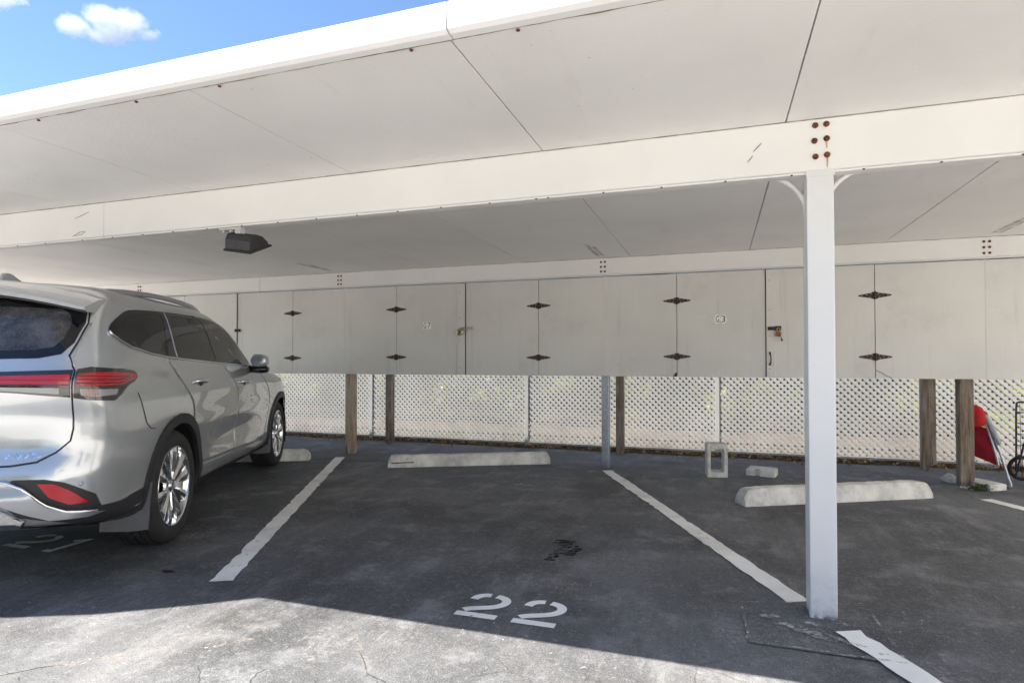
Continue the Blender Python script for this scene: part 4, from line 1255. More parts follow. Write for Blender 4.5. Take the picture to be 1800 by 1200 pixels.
for v in mb.bm.verts:
    c = v.co; c = Vector([math.copysign(abs(t) ** 0.7, t) for t in c]); q = Vector((c.x * 0.11, c.y * 0.05, c.z * 0.112 * (1 - 0.12 * c.x))) + c.normalized() * 0.008 * mnoise.noise(c * 2.2)
    q.z += 0.02 * c.x * -1; v.co = Vector((2.352, 7.02, 0.665)) + Matrix.Rotation(R(-38), 3, 'Z') @ q
mb.build('headrest', 'bright_red_fabric', ch, smooth=True, world=True)
mb = MB(); mb.disc((2.40, 6.966, 0.675), 0.010, 'Y', 12); mb.prism([(2.395, 6.972, 0.66), (2.412, 6.972, 0.662), (2.41, 6.972, 0.685), (2.396, 6.972, 0.688)], (0, -0.012, 0)); mb.build('button', 'blue_plastic', ch, world=True)

# ================================================================ HAND CART at the right edge
ct = thing('shopping_cart', 'dark wire folding shopping cart with a rusty spoked wheel at the right edge', 'cart', (3.05, 6.95, 0))
def carttube(pts, r, name='frame_tube', mat='dark_blue_tube'):
    mb = MB(); mb.tube(smooth_path(pts), r, 8); return mb.build(name, mat, ct, smooth=True, world=True)
for y in (6.98, 7.32):
    carttube([(2.8100, y, 0.10), (2.8150, y, 0.40), (2.8200, y, 0.74), (2.8400, y, 0.785), (2.8900, y, 0.79), (3.2000, y, 0.79)], 0.009)
    carttube([(2.7900, y - 0.03, 0.03), (2.8500, y - 0.03, 0.30), (2.9300, y - 0.03, 0.62), (3.0100, y - 0.03, 0.98)], 0.010)
    carttube([(3.2000, y, 0.12), (3.2000, y, 0.79)], 0.007)
for z in (0.14, 0.25, 0.36, 0.47, 0.58, 0.69):
    mb = MB(); mb.tube([(2.8150, 6.98, z), (3.2000, 6.98, z), (3.2000, 7.32, z), (2.8150, 7.32, z)], 0.003, 6, closed=True); mb.build('basket_wire', 'dark_blue_tube', ct, world=True)
for k in range(7):
    for y in (6.98, 7.32):
        mb = MB(); x = 2.85 + k * 0.055; mb.tube([(x, y, 0.12), (x, y, 0.78)], 0.0025, 6); mb.build('basket_wire', 'dark_blue_tube', ct, world=True)
def cart_wheel(c, r):
    mb = MB(); mb.lathe([(r - 0.022, -0.011), (r - 0.006, -0.013), (r, 0), (r - 0.006, 0.013), (r - 0.022, 0.011)], 'Y', 40, c, closed=True)
    w_ = mb.build('wheel', 'rubber', ct, smooth=True, world=True)
    mb = MB(); mb.lathe([(r - 0.034, -0.010), (r - 0.0225, -0.012), (r - 0.0225, 0.012), (r - 0.034, 0.010)], 'Y', 40, c, closed=True); mb.build('rim', 'rust', w_, smooth=True, world=True)
    mb = MB()
    for k in range(8):
        a = k * math.pi / 4; mb.tube([Vector(c), Vector(c) + Vector((math.cos(a) * (r - 0.03), 0, math.sin(a) * (r - 0.03)))], 0.004, 6)
    mb.lathe([(0.0001, -0.02), (0.016, -0.02), (0.016, 0.02), (0.0001, 0.02)], 'Y', 14, c); mb.build('spokes', 'rust', w_, world=True)
cart_wheel((2.8850, 6.93, 0.125), 0.125); cart_wheel((2.8850, 7.38, 0.125), 0.125)
mb = MB(); mb.tube([(2.8850, 6.9, 0.125), (2.8850, 7.4, 0.125)], 0.007, 8); mb.build('axle', 'rust', ct, world=True)
mb = MB(); mb.lathe([(0.0001, -0.012), (0.05, -0.012), (0.052, 0), (0.05, 0.012), (0.0001, 0.012)], 'Y', 24, (2.8050, 6.96, 0.055)); mb.build('front_wheel', 'rubber', ct, world=True)
# ================================================================ PARKED CAR
CAR_A = R(27.6)
car = thing('parked_car', 'silver grey suv parked nose in at the left with red tail lamps', 'car', (-4.263, 2.652, 0), CAR_A + R(90))
# car axes: x forward, y left, z up; rear axle at x = 0
def pchip(tab):
    xs = [p[0] for p in tab]; ys = [p[1] for p in tab]; n = len(xs)
    h = [xs[i + 1] - xs[i] for i in range(n - 1)]; d = [(ys[i + 1] - ys[i]) / h[i] for i in range(n - 1)]
    m = [d[0]] + [0 if d[i - 1] * d[i] <= 0 else 2 * d[i - 1] * d[i] / (d[i - 1] + d[i]) for i in range(1, n - 1)] + [d[-1]]
    def f(x):
        if x <= xs[0]: return ys[0]
        if x >= xs[-1]: return ys[-1]
        i = 0
        while x > xs[i + 1]: i += 1
        t = (x - xs[i]) / h[i]
        return (ys[i] * (1 + 2 * t) * (1 - t) ** 2 + h[i] * m[i] * t * (1 - t) ** 2 + ys[i + 1] * t * t * (3 - 2 * t) + h[i] * m[i + 1] * t * t * (t - 1))
    return f
xr_f = pchip([(.24, -.46), (.30, -.66), (.36, -.96), (.40, -1.06), (.46, -1.095), (.54, -1.125), (.62, -1.13), (.70, -1.105), (.78, -1.075), (.90, -1.07), (1.00, -1.085), (1.08, -1.095), (1.16, -1.075), (1.20, -1.045), (1.3, -.995), (1.42, -.93), (1.50, -.875), (1.56, -.81), (1.61, -.72), (1.645, -.58), (1.665, -.38), (1.678, -.12), (1.684, .12), (1.687, .35)])
xf_f = pchip([(.24, 3.45), (.30, 3.60), (.45, 3.74), (.6, 3.80), (.75, 3.81), (.88, 3.77), (.95, 3.70), (1.0, 3.56), (1.04, 3.32), (1.08, 2.95), (1.11, 2.66), (1.14, 2.50), (1.2, 2.36), (1.3, 2.12), (1.4, 1.88), (1.5, 1.63), (1.57, 1.43), (1.62, 1.24), (1.65, 1.08), (1.67, .90), (1.68, .74), (1.684, .62), (1.687, .5)])
w_f = pchip([(.24, .80), (.28, .87), (.34, .915), (.42, .932), (.5, .94), (.62, .950), (.75, .957), (.85, .960), (.95, .957), (1.03, .947), (1.10, .933), (1.16, .920), (1.22, .902), (1.28, .884), (1.36, .863), (1.44, .839), (1.5, .815), (1.56, .778), (1.60, .735), (1.635, .665), (1.66, .575), (1.675, .47), (1.684, .32), (1.687, .2)])
ar_f = pchip([(.24, .46), (.6, .46), (1.0, .46), (1.3, .44), (1.55, .42), (1.687, .40)])
nr_f = pchip([(.24, 3.8), (.6, 3.9), (.9, 4.3), (1.1, 4.4), (1.4, 3.8), (1.56, 3.0), (1.62, 2.5), (1.687, 2.0)])
af_f = pchip([(.24, .8), (.9, .8), (1.1, .65), (1.4, .45), (1.687, .3)])
NFR = 2.7
def gs(x, c, s): return math.exp(-((x - c) / s) ** 2)
def sst(a, b, x):
    t = max(0.0, min(1.0, (x - a) / (b - a))); return t * t * (3 - 2 * t)
def wside(x, z):
    w = w_f(z)
    w += 0.022 * gs(x, 0.05, 0.55) * gs(z, 0.97, 0.16)                 # rear haunch
    w += 0.014 * gs(x, 2.93, 0.5) * gs(z, 0.90, 0.14)                  # front wing
    w -= 0.034 * gs(x, 1.35, 0.75) * gs(z, 0.60, 0.13)                 # scooped doors
    w += 0.012 * gs(x, 1.4, 0.9) * gs(z, 0.42, 0.06)                   # sill flare
    w -= 0.010 * gs(x, 1.3, 0.9) * gs(z, 0.84, 0.06)
    if z > 1.16: w -= 0.02 * sst(0.3, -0.9, x) * sst(1.16, 1.45, z)    # greenhouse narrows to the rear
    if z > 1.16: w -= 0.05 * sst(1.4, 2.3, x)
    w -= 0.045 * sst(2.6, 3.8, x) * sst(0.5, 1.0, z)
    return w
def Pt(s, z):
    """s in [0,1] rear centre to corner, [1,2] along the side, [2,3] front corner to centre; sign = side"""
    sg = 1.0 if s >= 0 else -1.0
    s = abs(s)
    xr = xr_f(z); xf = xf_f(z); a = ar_f(z); af = af_f(z); n = nr_f(z)
    if a + af > (xf - xr) * 0.9:
        k = (xf - xr) * 0.9 / (a + af); a *= k; af *= k
    if s <= 1:
        th = s * math.pi / 2
        t = max(0.0, math.cos(th)) ** (2 / n); x = xr + a * (1 - t)
        y = wside(x, z) * max(0.0, math.sin(th)) ** (2 / n)
    elif s <= 2:
        x = xr + a + (xf - af - xr - a) * (s - 1); y = wside(x, z)
    else:
        th = (3 - s) * math.pi / 2
        t = max(0.0, math.cos(th)) ** (2 / NFR); x = xf - af * (1 - t)
        y = wside(x, z) * max(0.0, math.sin(th)) ** (2 / NFR)
    return Vector((x, y * sg, z))
def s_side(x, z, side):
    xr = xr_f(z); xf = xf_f(z); a = ar_f(z); af = af_f(z); n = nr_f(z)
    if a + af > (xf - xr) * 0.9:
        k = (xf - xr) * 0.9 / (a + af); a *= k; af *= k
    if x < xr + a:
        t = min(1.0, max(0.0, 1 - (x - xr) / a)); s = math.acos(min(1, t ** (n / 2))) / (math.pi / 2)
    elif x > xf - af:
        t = min(1.0, max(0.0, 1 - (xf - x) / af)); s = 3 - math.acos(min(1, t ** (NFR / 2))) / (math.pi / 2)
    else: s = 1 + (x - xr - a) / max(1e-6, (xf - af - xr - a))
    return s * side
def s_rear(y, z):
    lo, hi = 0.0, 1.0; ay = abs(y)
    for _ in range(40):
        mid = (lo + hi) / 2
        if Pt(mid, z).y < ay: lo = mid
        else: hi = mid
    return lo * (1 if y >= 0 else -1)
def s_front(y, z):
    lo, hi = 2.0, 3.0; ay = abs(y)
    for _ in range(40):
        mid = (lo + hi) / 2
        if Pt(mid, z).y > ay: lo = mid
        else: hi = mid
    return lo * (1 if y >= 0 else -1)
def Nm(s, z):
    e = 0.004
    a = abs(s); sg = 1 if s >= 0 else -1
    s0, s1 = max(0.0, a - e), min(3.0, a + e)
    t1 = Pt(sg * s1, z) - Pt(sg * s0, z); t2 = Pt(s, z + 0.004) - Pt(s, z - 0.004)
    n = t1.cross(t2)
    if n.length < 1e-9: return Vector((-1, 0, 0)) if a < 1 else Vector((1, 0, 0))
    n.normalize()
    if n.dot(Pt(s, z) - Vector((1.3, 0, 0.9))) < 0: n = -n
    if a < 0.02: n.y = 0; n.normalize()
    return n
def inside(p, poly):
    x, y = p; c = False; j = len(poly) - 1
    for i in range(len(poly)):
        xi, yi = poly[i]; xj, yj = poly[j]
        if (yi > y) != (yj > y) and x < (xj - xi) * (y - yi) / (yj - yi) + xi: c = not c
        j = i
    return c
def dens(poly, step, closed=True):
    out = []; n = len(poly)
    for i in range(n if closed else n - 1):
        a = Vector(poly[i]); b = Vector(poly[(i + 1) % n]); k = max(1, int((b - a).length / step))
        for q in range(k): out.append(tuple(a.lerp(b, q / k)))
    if not closed: out.append(tuple(poly[-1]))
    return out
def rnd_poly(poly, r=0.02, n=4):
    out = []; N = len(poly)
    for i in range(N):
        p = Vector(poly[i]); a = Vector(poly[i - 1]) - p; b = Vector(poly[(i + 1) % N]) - p
        ra = min(r, a.length * .45); rb = min(r, b.length * .45)
        A = p + a.normalized() * ra; B = p + b.normalized() * rb
        for k in range(n + 1):
            t = k / n; out.append(tuple((1 - t) ** 2 * A + 2 * t * (1 - t) * p + t * t * B))
    return out
def smooth_curve(P, n=5):
    return [tuple(v)[:2] for v in smooth_path([(p[0], p[1], 0) for p in P], n)]
# uv-to-body maps. Side maps use (x, z); rear maps use (y, z) with -y on the visible right side
def map_side(side): return lambda u, v: (s_side(u, v, side), v)
def map_rear(u, v): return (s_rear(u, v), v)
def map_front(u, v): return (s_front(u, v), v)
def patch_mesh(poly, mp, off, step=0.03, holes=(), thick=0.0, mb=None):
    mb = mb or MB()
    B = dens(poly, step); pts = [Vector(p) for p in B]; edges = [(i, (i + 1) % len(B)) for i in range(len(B))]
    for hpoly in holes:
        hb = dens(hpoly, step); o0 = len(pts); pts += [Vector(p) for p in hb]; edges += [(o0 + i, o0 + (i + 1) % len(hb)) for i in range(len(hb))]
    x0, x1 = min(p[0] for p in B), max(p[0] for p in B); y0, y1 = min(p[1] for p in B), max(p[1] for p in B)
    def near(p):
        for q in pts[:nb]:
            if (q.x - p[0]) ** 2 + (q.y - p[1]) ** 2 < (step * 0.45) ** 2: return True
        return False
    nb = len(pts)
    x = x0 + step / 2
    while x < x1:
        y = y0 + step / 2
        while y < y1:
            if inside((x, y), poly) and not any(inside((x, y), h) for h in holes) and not near((x, y)): pts.append(Vector((x, y)))
            y += step
        x += step
    vs, es, fs, *_ = geometry.delaunay_2d_cdt(pts, edges, [], 0, 1e-5)
    bv = []
    for p in vs:
        s, z = mp(p.x, p.y)
        o_ = off(p.x, p.y) if callable(off) else off
        bv.append(mb.bm.verts.new(Pt(s, z) + Nm(s, z) * o_))
    fl = []
    for f in fs:
        c = sum((vs[i] for i in f), Vector((0, 0))) / len(f)
        if not inside(c, poly) or any(inside(c, h) for h in holes): continue
        ff = mb.bm.faces.new([bv[i] for i in f])
        s, z = mp(c.x, c.y)
        ff.normal_update()
        if ff.normal.dot(Nm(s, z)) < 0: ff.normal_flip()
        fl.append(ff)
    for v in bv:
        if v.is_valid and not v.link_faces: mb.bm.verts.remove(v)
    if thick:
        bd = [e for e in mb.bm.edges if len(e.link_faces) == 1 and e.link_faces[0] in set(fl)]
        r = bmesh.ops.extrude_edge_only(mb.bm, edges=bd)
        nv = [g for g in r['geom'] if isinstance(g, bmesh.types.BMVert)]
        ctr = Vector((1.35, 0, 0.8))
        for v in nv:
            d = (v.co - ctr); d.z = 0
            # push the rim inward along the local body normal estimate
            nn = Vector((0, 0, 0))
            for f in v.link_faces: pass
            v.co -= (Vector((0, 1 if v.co.y > 0 else -1, 0)) if -0.65 < v.co.x < 3.1 else Vector((-1 if v.co.x < 1.3 else 1, 0, 0))) * thick
    return mb
def car_patch(name, poly, mp, off, mat, parent=None, step=0.03, holes=(), thick=0.0, angle=35):
    return patch_mesh(poly, mp, off, step, holes, thick).build(name, mat, parent or car, smooth=True, angle=angle, fix=False)
def line_on(mb, pts, mp, off, r, seg=6, step=0.02):
    P = []
    for u, v in dens(pts, step, False):
        s, z = mp(u, v); P.append(Pt(s, z) + Nm(s, z) * off)
    mb.tube(P, r, seg)
    return mb

# ---- side outlines (x, z)
ZW = 0.37; RW = 0.415; RC = 0.480
XF = 2.93
DLO = smooth_curve([(-.70, 1.365), (-.655, 1.405), (-.53, 1.462), (-.40, 1.502), (-.2, 1.520), (.06, 1.532), (.45, 1.544), (.80, 1.546), (1.12, 1.530), (1.32, 1.497), (1.5, 1.43), (1.68, 1.335), (1.84, 1.235), (1.95, 1.160)], 4)
DLO += [(1.92, 1.150), (1.5, 1.160), (1.13, 1.172), (.6, 1.192), (.2, 1.208), (-.05, 1.222), (-.3, 1.243), (-.52, 1.278), (-.62, 1.31), (-.685, 1.345)]
GQ = rnd_poly([(-.655, 1.362), (-.50, 1.445), (-.36, 1.485), (.055, 1.508), (.02, 1.40), (-.045, 1.245), (-.28, 1.268), (-.50, 1.303)], 0.03)
GR = rnd_poly([(.20, 1.510), (.45, 1.520), (.80, 1.520), (.835, 1.40), (.875, 1.205), (.6, 1.213), (.155, 1.232), (.175, 1.38)], 0.02)
GF = rnd_poly([(.985, 1.512), (1.13, 1.503), (1.31, 1.472), (1.47, 1.412), (1.65, 1.318), (1.78, 1.235), (1.855, 1.176), (1.5, 1.183), (1.065, 1.198), (1.025, 1.36)], 0.02)
# rear outline (y, z)
GB_half = [(0, 1.215), (.45, 1.217), (.66, 1.225), (.735, 1.243), (.762, 1.30), (.762, 1.40), (.74, 1.465), (.70, 1.497), (.45, 1.507), (0, 1.51)]
def mirror_poly(h): return [(-a, b) for a, b in h] + [(a, b) for a, b in h[::-1] if abs(a) > 1e-6]
GB = mirror_poly(GB_half)
GBI = [(a * (0.965 if abs(a) > .3 else 1), 1.36 + (b - 1.36) * 0.80) for a, b in GB]
WS_half = [(0, 1.17), (.5, 1.165), (.70, 1.175), (.66, 1.35), (.58, 1.52), (.50, 1.60), (0, 1.615)]

# ---- body shell
LV = [.24, .26, .29, .32, .36, .40, .44, .48, .52, .56, .60, .64, .68, .72, .76, .80, .84, .88, .92, .95, .98, 1.0, 1.02, 1.04, 1.06, 1.08, 1.095, 1.11, 1.125, 1.14, 1.16, 1.18, 1.20, 1.225, 1.25, 1.28, 1.31, 1.34, 1.37, 1.40, 1.43, 1.46, 1.485, 1.51, 1.53, 1.55, 1.57, 1.59, 1.61, 1.628, 1.644, 1.656, 1.666, 1.674, 1.68, 1.684, 1.687]
SS = [i / 24 for i in range(24)] + [1 + i / 96 for i in range(96)] + [2 + i / 22 for i in range(23)]
SALL = SS + [-s for s in SS[::-1] if 0 < s < 3]
mb = MB(); bm = mb.bm
rings = [[bm.verts.new(Pt(s, z)) for s in SALL] for z in LV]
n = len(SALL)
lowq = []; hiq = []
gq_in = [(GQ, 1), (GR, 1), (GF, 1)]
for i in range(len(LV) - 1):
    for k in range(n):
        A = (rings[i][k], rings[i][(k + 1) % n], rings[i + 1][(k + 1) % n], rings[i + 1][k])
        c = (A[0].co + A[1].co + A[2].co + A[3].co) / 4
        drop = False
        if 0.87 < abs(SALL[k]) < 2.6 and any(inside((c.x, c.z), g) for g in (GQ, GR, GF)): drop = True
        if abs(SALL[k]) < 0.87 and inside((c.y * 1.02, 1.36 + (c.z - 1.36) * 1.12), GB): drop = True
        if c.x > 1.1 and inside((abs(c.y), c.z), WS_half + [(-0.01, 1.615), (-0.01, 1.17)]): drop = True
        if abs(c.y) > 0.5:
            for wx in (0.0, XF):
                if (c.x - wx) ** 2 + (c.z - ZW) ** 2 < (RW + 0.02) ** 2: drop = True
        if not drop: (lowq if c.z < (.37 if c.x < 0 else .30) else hiq).append([v.co.copy() for v in A])
top = [v.co.copy() for v in rings[-1]]; bot = [v.co.copy() for v in rings[0]][::-1]
bm.free(); mb = MB(); bm = mb.bm
for Q in hiq + [top]: bm.faces.new([bm.verts.new(p) for p in Q])
bmesh.ops.remove_doubles(bm, verts=bm.verts, dist=1e-5)
ml = MB()
for Q in lowq + [bot]: ml.bm.faces.new([ml.bm.verts.new(p) for p in Q])
bmesh.ops.remove_doubles(ml.bm, verts=ml.bm.verts, dist=1e-5)
ml.build('underbody', 'black_plastic', car, smooth=True, angle=40)
mb.build('body', 'car_paint', car, smooth=True, angle=40)

# ---- doors, tailgate and other panels laid on the shell
def arc_pts(cx_, r, a0, a1, n=14): return [(cx_ + r * math.cos(R(a0 + (a1 - a0) * i / n)), ZW + r * math.sin(R(a0 + (a1 - a0) * i / n))) for i in range(n + 1)]
SEAM_R = smooth_curve([(-.075, 1.212), (-.01, 1.12), (.10, 1.0), (.21, .90), (.26, .80)], 4)
SEAM_M = smooth_curve([(1.00, 1.172), (1.12, 1.10), (1.27, .99), (1.33, .85), (1.345, .65), (1.335, .46)], 4)
SEAM_F = smooth_curve([(1.96, 1.135), (2.20, 1.03), (2.36, .90), (2.41, .76), (2.37, .60), (2.30, .47), (2.20, .38)], 4)
DZ = lambda x: 0.475 - 0.03 * x
for side in (-1, 1):
    ms_ = map_side(side)
    rear_poly = [(-.05, 1.208)] + [p for p in SEAM_R[1:]] + [p for p in arc_pts(0, RC + .005, 52, 14, 10)] + [(.50, DZ(.5)), (.9, DZ(.9)), (1.325, DZ(1.325))] + [(p[0] - .006, p[1]) for p in SEAM_M[::-1]] + [(.6, 1.188), (.2, 1.203)]
    front_poly = [(p[0] + .006, p[1]) for p in SEAM_M] + [(1.7, DZ(1.7)), (2.21, DZ(2.21))] + [(p[0] - .006, p[1]) for p in SEAM_F[::-1] if p[1] > DZ(2.2)] + [(1.5, 1.152), (1.2, 1.164)]
    rd = car_patch('door', rear_poly, ms_, 0.003, 'car_paint', thick=0.008)
    fd = car_patch('door', front_poly, ms_, 0.003, 'car_paint', thick=0.008)
    # panel gaps: a dark line with a silver bead added as the edge highlight
    mb = MB()
    for sm in (SEAM_R, SEAM_M, SEAM_F): line_on(mb, sm, ms_, 0.0012, 0.0036)
    line_on(mb, [(.47, DZ(.47) - .004), (1.3, DZ(1.3) - .004), (2.22, DZ(2.22) - .004)], ms_, 0.001, 0.0035)
    line_on(mb, [(-.60, 1.02), (-.56, .93), (-.51, .84), (-.45, .80), (-.38, .79)], ms_, 0.0008, 0.0028)
    mb.build('panel_gap', 'gloss_black', car, smooth=True)
    for sm, dx in ((SEAM_R, -.009), (SEAM_M, -.009), (SEAM_F, .008)):
        mb = MB(); line_on(mb, [(p[0] + dx, p[1]) for p in sm], ms_, 0.0018, 0.0042); mb.build('highlight_bead', 'satin_silver', car, smooth=True)
    # black window surround with the three panes
    fr = car_patch('window_frame', DLO, ms_, 0.004, 'gloss_black', holes=(GQ, GR, GF), step=0.035)
    for par, g, mt in ((car, GQ, 'tinted_glass'), (rd, GR, 'tinted_glass'), (fd, GF, 'clear_glass')):
        car_patch('window', g, ms_, 0.0025, mt, par)
    mb = MB()
    line_on(mb, [p for p in DLO[-11:]] + [DLO[0]], ms_, 0.006, 0.006, 8, 0.03)
    mb.build('chrome_trim', 'chrome', car, smooth=True)
    mb = MB(); line_on(mb, [(.115, 1.525), (.10, 1.40), (.085, 1.225)], ms_, 0.006, 0.0045, 8); mb.build('chrome_trim', 'satin_silver', car, smooth=True)
    # wheel arch cladding
    for wx, a0, a1 in ((0.0, -12, 196), (XF, -14, 194)):
        inner = arc_pts(wx, RW, a0, a1, 40); outer = arc_pts(wx, RC, a1, a0, 40)
        outer = [(wx + (x - wx) * 1.0, z) for x, z in outer]
        car_patch('arch_cladding', inner + outer, ms_, 0.012, 'black_plastic', thick=0.03, step=0.025)
    # sill cladding strip
    car_patch('sill_trim', [(.46, .33), (2.46, .30), (2.44, .262), (.47, .275)], ms_, 0.006, 'black_plastic', thick=0.01)
    # door handles
    for par, hx, hz, tilt in ((rd, .37, 1.045, -2), (fd, 1.50, 1.005, -2)):
        mb = MB(); P = []
        for t in range(-6, 7):
            x = hx + t / 6 * 0.105; z = hz - t / 6 * 0.006; s = s_side(x, z, side)
            P.append(Pt(s, z) + Nm(s, z) * (0.036 * (1 - (abs(t) / 6) ** 4) + 0.002))
        mb.tube(P, [0.009 if abs(t) == 6 else 0.0135 for t in range(-6, 7)], 10)
        hd = mb.build('handle', 'chrome', par, smooth=True)
        mb = MB(); s = s_side(hx + .01, hz, side)
        car_patch('handle_recess', [(hx + .045 * math.cos(R(a)), hz - .004 + .026 * math.sin(R(a))) for a in range(0, 360, 24)], ms_, 0.0045, 'rim_dark', hd, step=0.02)
        mb.bm.free()
    # mirror
    mb = MB(); bmesh.ops.create_uvsphere(mb.bm, u_segments=24, v_segments=16, radius=1)
    for v in mb.bm.verts:
        c = v.co.copy(); c = Vector([math.copysign(abs(q) ** 0.62, q) for q in c])
        v.co = Vector((1.76 + c.x * 0.085 + (0.03 * (c.y if side > 0 else -c.y)) * -1, side * (1.03 + c.y * side * 0.08), 1.20 + c.z * 0.066 * (1 - 0.15 * side * c.y)))
    mr = mb.build('side_mirror', 'car_paint', car, smooth=True)
    mb = MB(); mb.tube([(1.80, side * 0.90, 1.14), (1.79, side * 0.95, 1.115), (1.77, side * 1.02, 1.11)], [0.035, 0.03, 0.03], 10); mb.build('mirror_foot', 'gloss_black', mr, smooth=True)
    mb = MB(); bmesh.ops.create_uvsphere(mb.bm, u_segments=20, v_segments=10, radius=1)
    for v in mb.bm.verts:
        c = v.co.copy(); c = Vector([math.copysign(abs(q) ** 0.6, q) for q in c])
        v.co = Vector((1.762 + c.x * 0.08, side * (1.03 + c.y * side * 0.078), 1.118 + c.z * 0.036))
    mb.build('mirror_base', 'gloss_black', mr, smooth=True)
    mb = MB(); mb.prism([(1.668, side * (1.03 + .066 * math.copysign(abs(math.cos(a)) ** .6, math.cos(a))), 1.20 + .048 * math.sin(a)) for a in [k * math.pi / 10 for k in range(20)]], (0.004, 0, 0)); mb.build('mirror_glass', 'satin_dark', mr)
    # roof rail
    mb = MB(); P = []
    for i in range(21):
        t = i / 20; x = -.36 + 1.72 * t
        z = 1.612 + 0.048 * math.sin(math.pi * t) ** 0.6 + 0.012 * t - 0.03 * sst(.85, 1, t)
        P.append((x, side * (0.625 + 0.03 * math.sin(math.pi * t)), z))
    mb.tube(P, [0.012] + [0.019] * 19 + [0.012], 10); mb.build('roof_rail', 'satin_silver', car, smooth=True)
    # front lamps
    car_patch('headlight', rnd_poly([(.93 * side, .86), (.90 * side, .94), (.5 * side, .90), (.48 * side, .84)][::side], 0.02), map_front, 0.005, 'clear_lens')
    # mud flaps
    for wx, y0 in ((-.405, .955), (XF - .41, .95)):
        mb = MB()
        prof = [(-0.005, .47), (-.03, .36), (-.045, .24), (-.05, .20)] if wx < 0 else [(-0.005, .42), (-.015, .32), (-.02, .24), (-.02, .21)]
        A = []
        for (dx, z) in prof:
            A.append([(wx + dx, side * y0, z), (wx + dx - .012, side * (y0 - .10), z - .006), (wx + dx - .012, side * (y0 - .26), z)])
        for i in range(len(A) - 1):
            for k in range(2): mb.bm.faces.new([mb.bm.verts.new(p) for p in (A[i][k], A[i][k + 1], A[i + 1][k + 1], A[i + 1][k])])
        bmesh.ops.remove_doubles(mb.bm, verts=mb.bm.verts, dist=1e-5)
        r = bmesh.ops.extrude_face_region(mb.bm, geom=list(mb.bm.faces))
        for v in r['geom']:
            if isinstance(v, bmesh.types.BMVert): v.co.x += 0.012
        mb.build('mudflap', 'mudflap', car, smooth=True, angle=40)
    # wheel wells
    for wx in (0.0, XF):
        mb = MB()
        P = []
        for i in range(25):
            a = R(-20 + 220 * i / 24); P.append((wx + (RW + .022) * math.cos(a), ZW + (RW + .022) * math.sin(a)))
        A = [mb.bm.verts.new((x, side * .93, z)) for x, z in P]; B = [mb.bm.verts.new((x, side * .56, z)) for x, z in P]
        for i in range(24): mb.bm.faces.new((A[i], A[i + 1], B[i + 1], B[i]))
        mb.bm.faces.new(B)
        mb.build('wheel_well', 'interior_dark', car)

# ---- wheels
def make_wheel(x, side):
    R0 = 0.370; yo = side * 0.945; cy_ = side * 0.83
    c = (x, 0, R0)
    # brake disc and hub carrier, the wheel's own mesh
    mb = MB(); mb.lathe([(0.0001, cy_ - side * .02), (.16, cy_ - side * .02), (.16, cy_ - side * .045), (0.0001, cy_ - side * .045)], 'Y', 32, c)
    wh = mb.build('wheel', 'rim_dark', car, smooth=True, angle=40)
    prof = []
    def yy(t): return side * t
    # tyre: inner bead - sidewall - shoulder - tread with grooves - sidewall - bead
    tread = []
    for g in (0.745, 0.79, 0.835, 0.88):
        tread += [(R0 - .001, yy(g - .008)), (R0 - .009, yy(g - .005)), (R0 - .009, yy(g + .005)), (R0 - .001, yy(g + .008))]
    prof = [(.268, yy(.725)), (.285, yy(.712)), (.325, yy(.702)), (.350, yy(.708)), (.362, yy(.72))] + tread + [(.364, yy(.908)), (.352, yy(.926)), (.335, yy(.938)), (.31, yy(.943)), (.285, yy(.940)), (.272, yy(.932)), (.266, yy(.922))]
    mb = MB(); mb.lathe(prof, 'Y', 72, c)
    mb.build('tyre', 'rubber', wh, smooth=True, angle=35)
    # barrel and lip
    mb = MB(); mb.lathe([(.262, yy(.72)), (.235, yy(.74)), (.232, yy(.90)), (.250, yy(.915)), (.252, yy(.930)), (.262, yy(.933)), (.268, yy(.926)), (.267, yy(.915))], 'Y', 72, c)
    rim = mb.build('rim', 'rim_metal', wh, smooth=True, angle=50)
    # ten broad faceted spokes in two alternating widths
    for k in range(10):
        a = 2 * math.pi * k / 10 + 0.16
        wide = k % 2 == 0
        mb = MB()
        def q(r, w, y):
            return Vector((x + r * math.cos(a) - w * math.sin(a), side * y, R0 + r * math.sin(a) + w * math.cos(a)))
        tw = 0.050 if wide else 0.034
        st = []
        for r, w, yc, dp in ((.045, .010, .912, .02), (.09, .014, .918, .022), (.16, .032 if wide else .022, .926, .024), (.22, tw, .928, .022), (.252, tw * 1.2, .924, .018)):
            st.append([q(r, -w, yc - dp), q(r, -w * .9, yc - .006), q(r, 0.0 + (.004 if wide else -.004), yc + .003), q(r, w * .9, yc - .009), q(r, w, yc - dp)])
        V = [[mb.bm.verts.new(p) for p in row] for row in st]
        for i in range(4):
            for j in range(4): mb.bm.faces.new((V[i][j], V[i][j + 1], V[i + 1][j + 1], V[i + 1][j]))
        mb.build('spoke', 'rim_metal' if True else 'rim_dark', rim)
    mb = MB(); mb.lathe([(0.0001, yy(.921)), (.026, yy(.920)), (.032, yy(.914)), (.036, yy(.905)), (.062, yy(.900)), (.07, yy(.885))], 'Y', 28, c); mb.build('hub_cap', 'rim_metal', rim, smooth=True, angle=30)
    mb = MB(); mb.lathe([(.06, yy(.862)), (.235, yy(.868))], 'Y', 40, c); mb.build('rim_back', 'satin_dark', rim)
    for k in range(5):
        a = 2 * math.pi * k / 5 + .3
        mb = MB(); mb.lathe([(0.0001, yy(.912)), (.009, yy(.911)), (.010, yy(.89))], 'Y', 8, (x + .052 * math.cos(a), 0, R0 + .052 * math.sin(a))); mb.build('wheel_nut', 'rim_metal', rim)
for side in (-1, 1):
    for x in (0.0, XF): make_wheel(x, side)

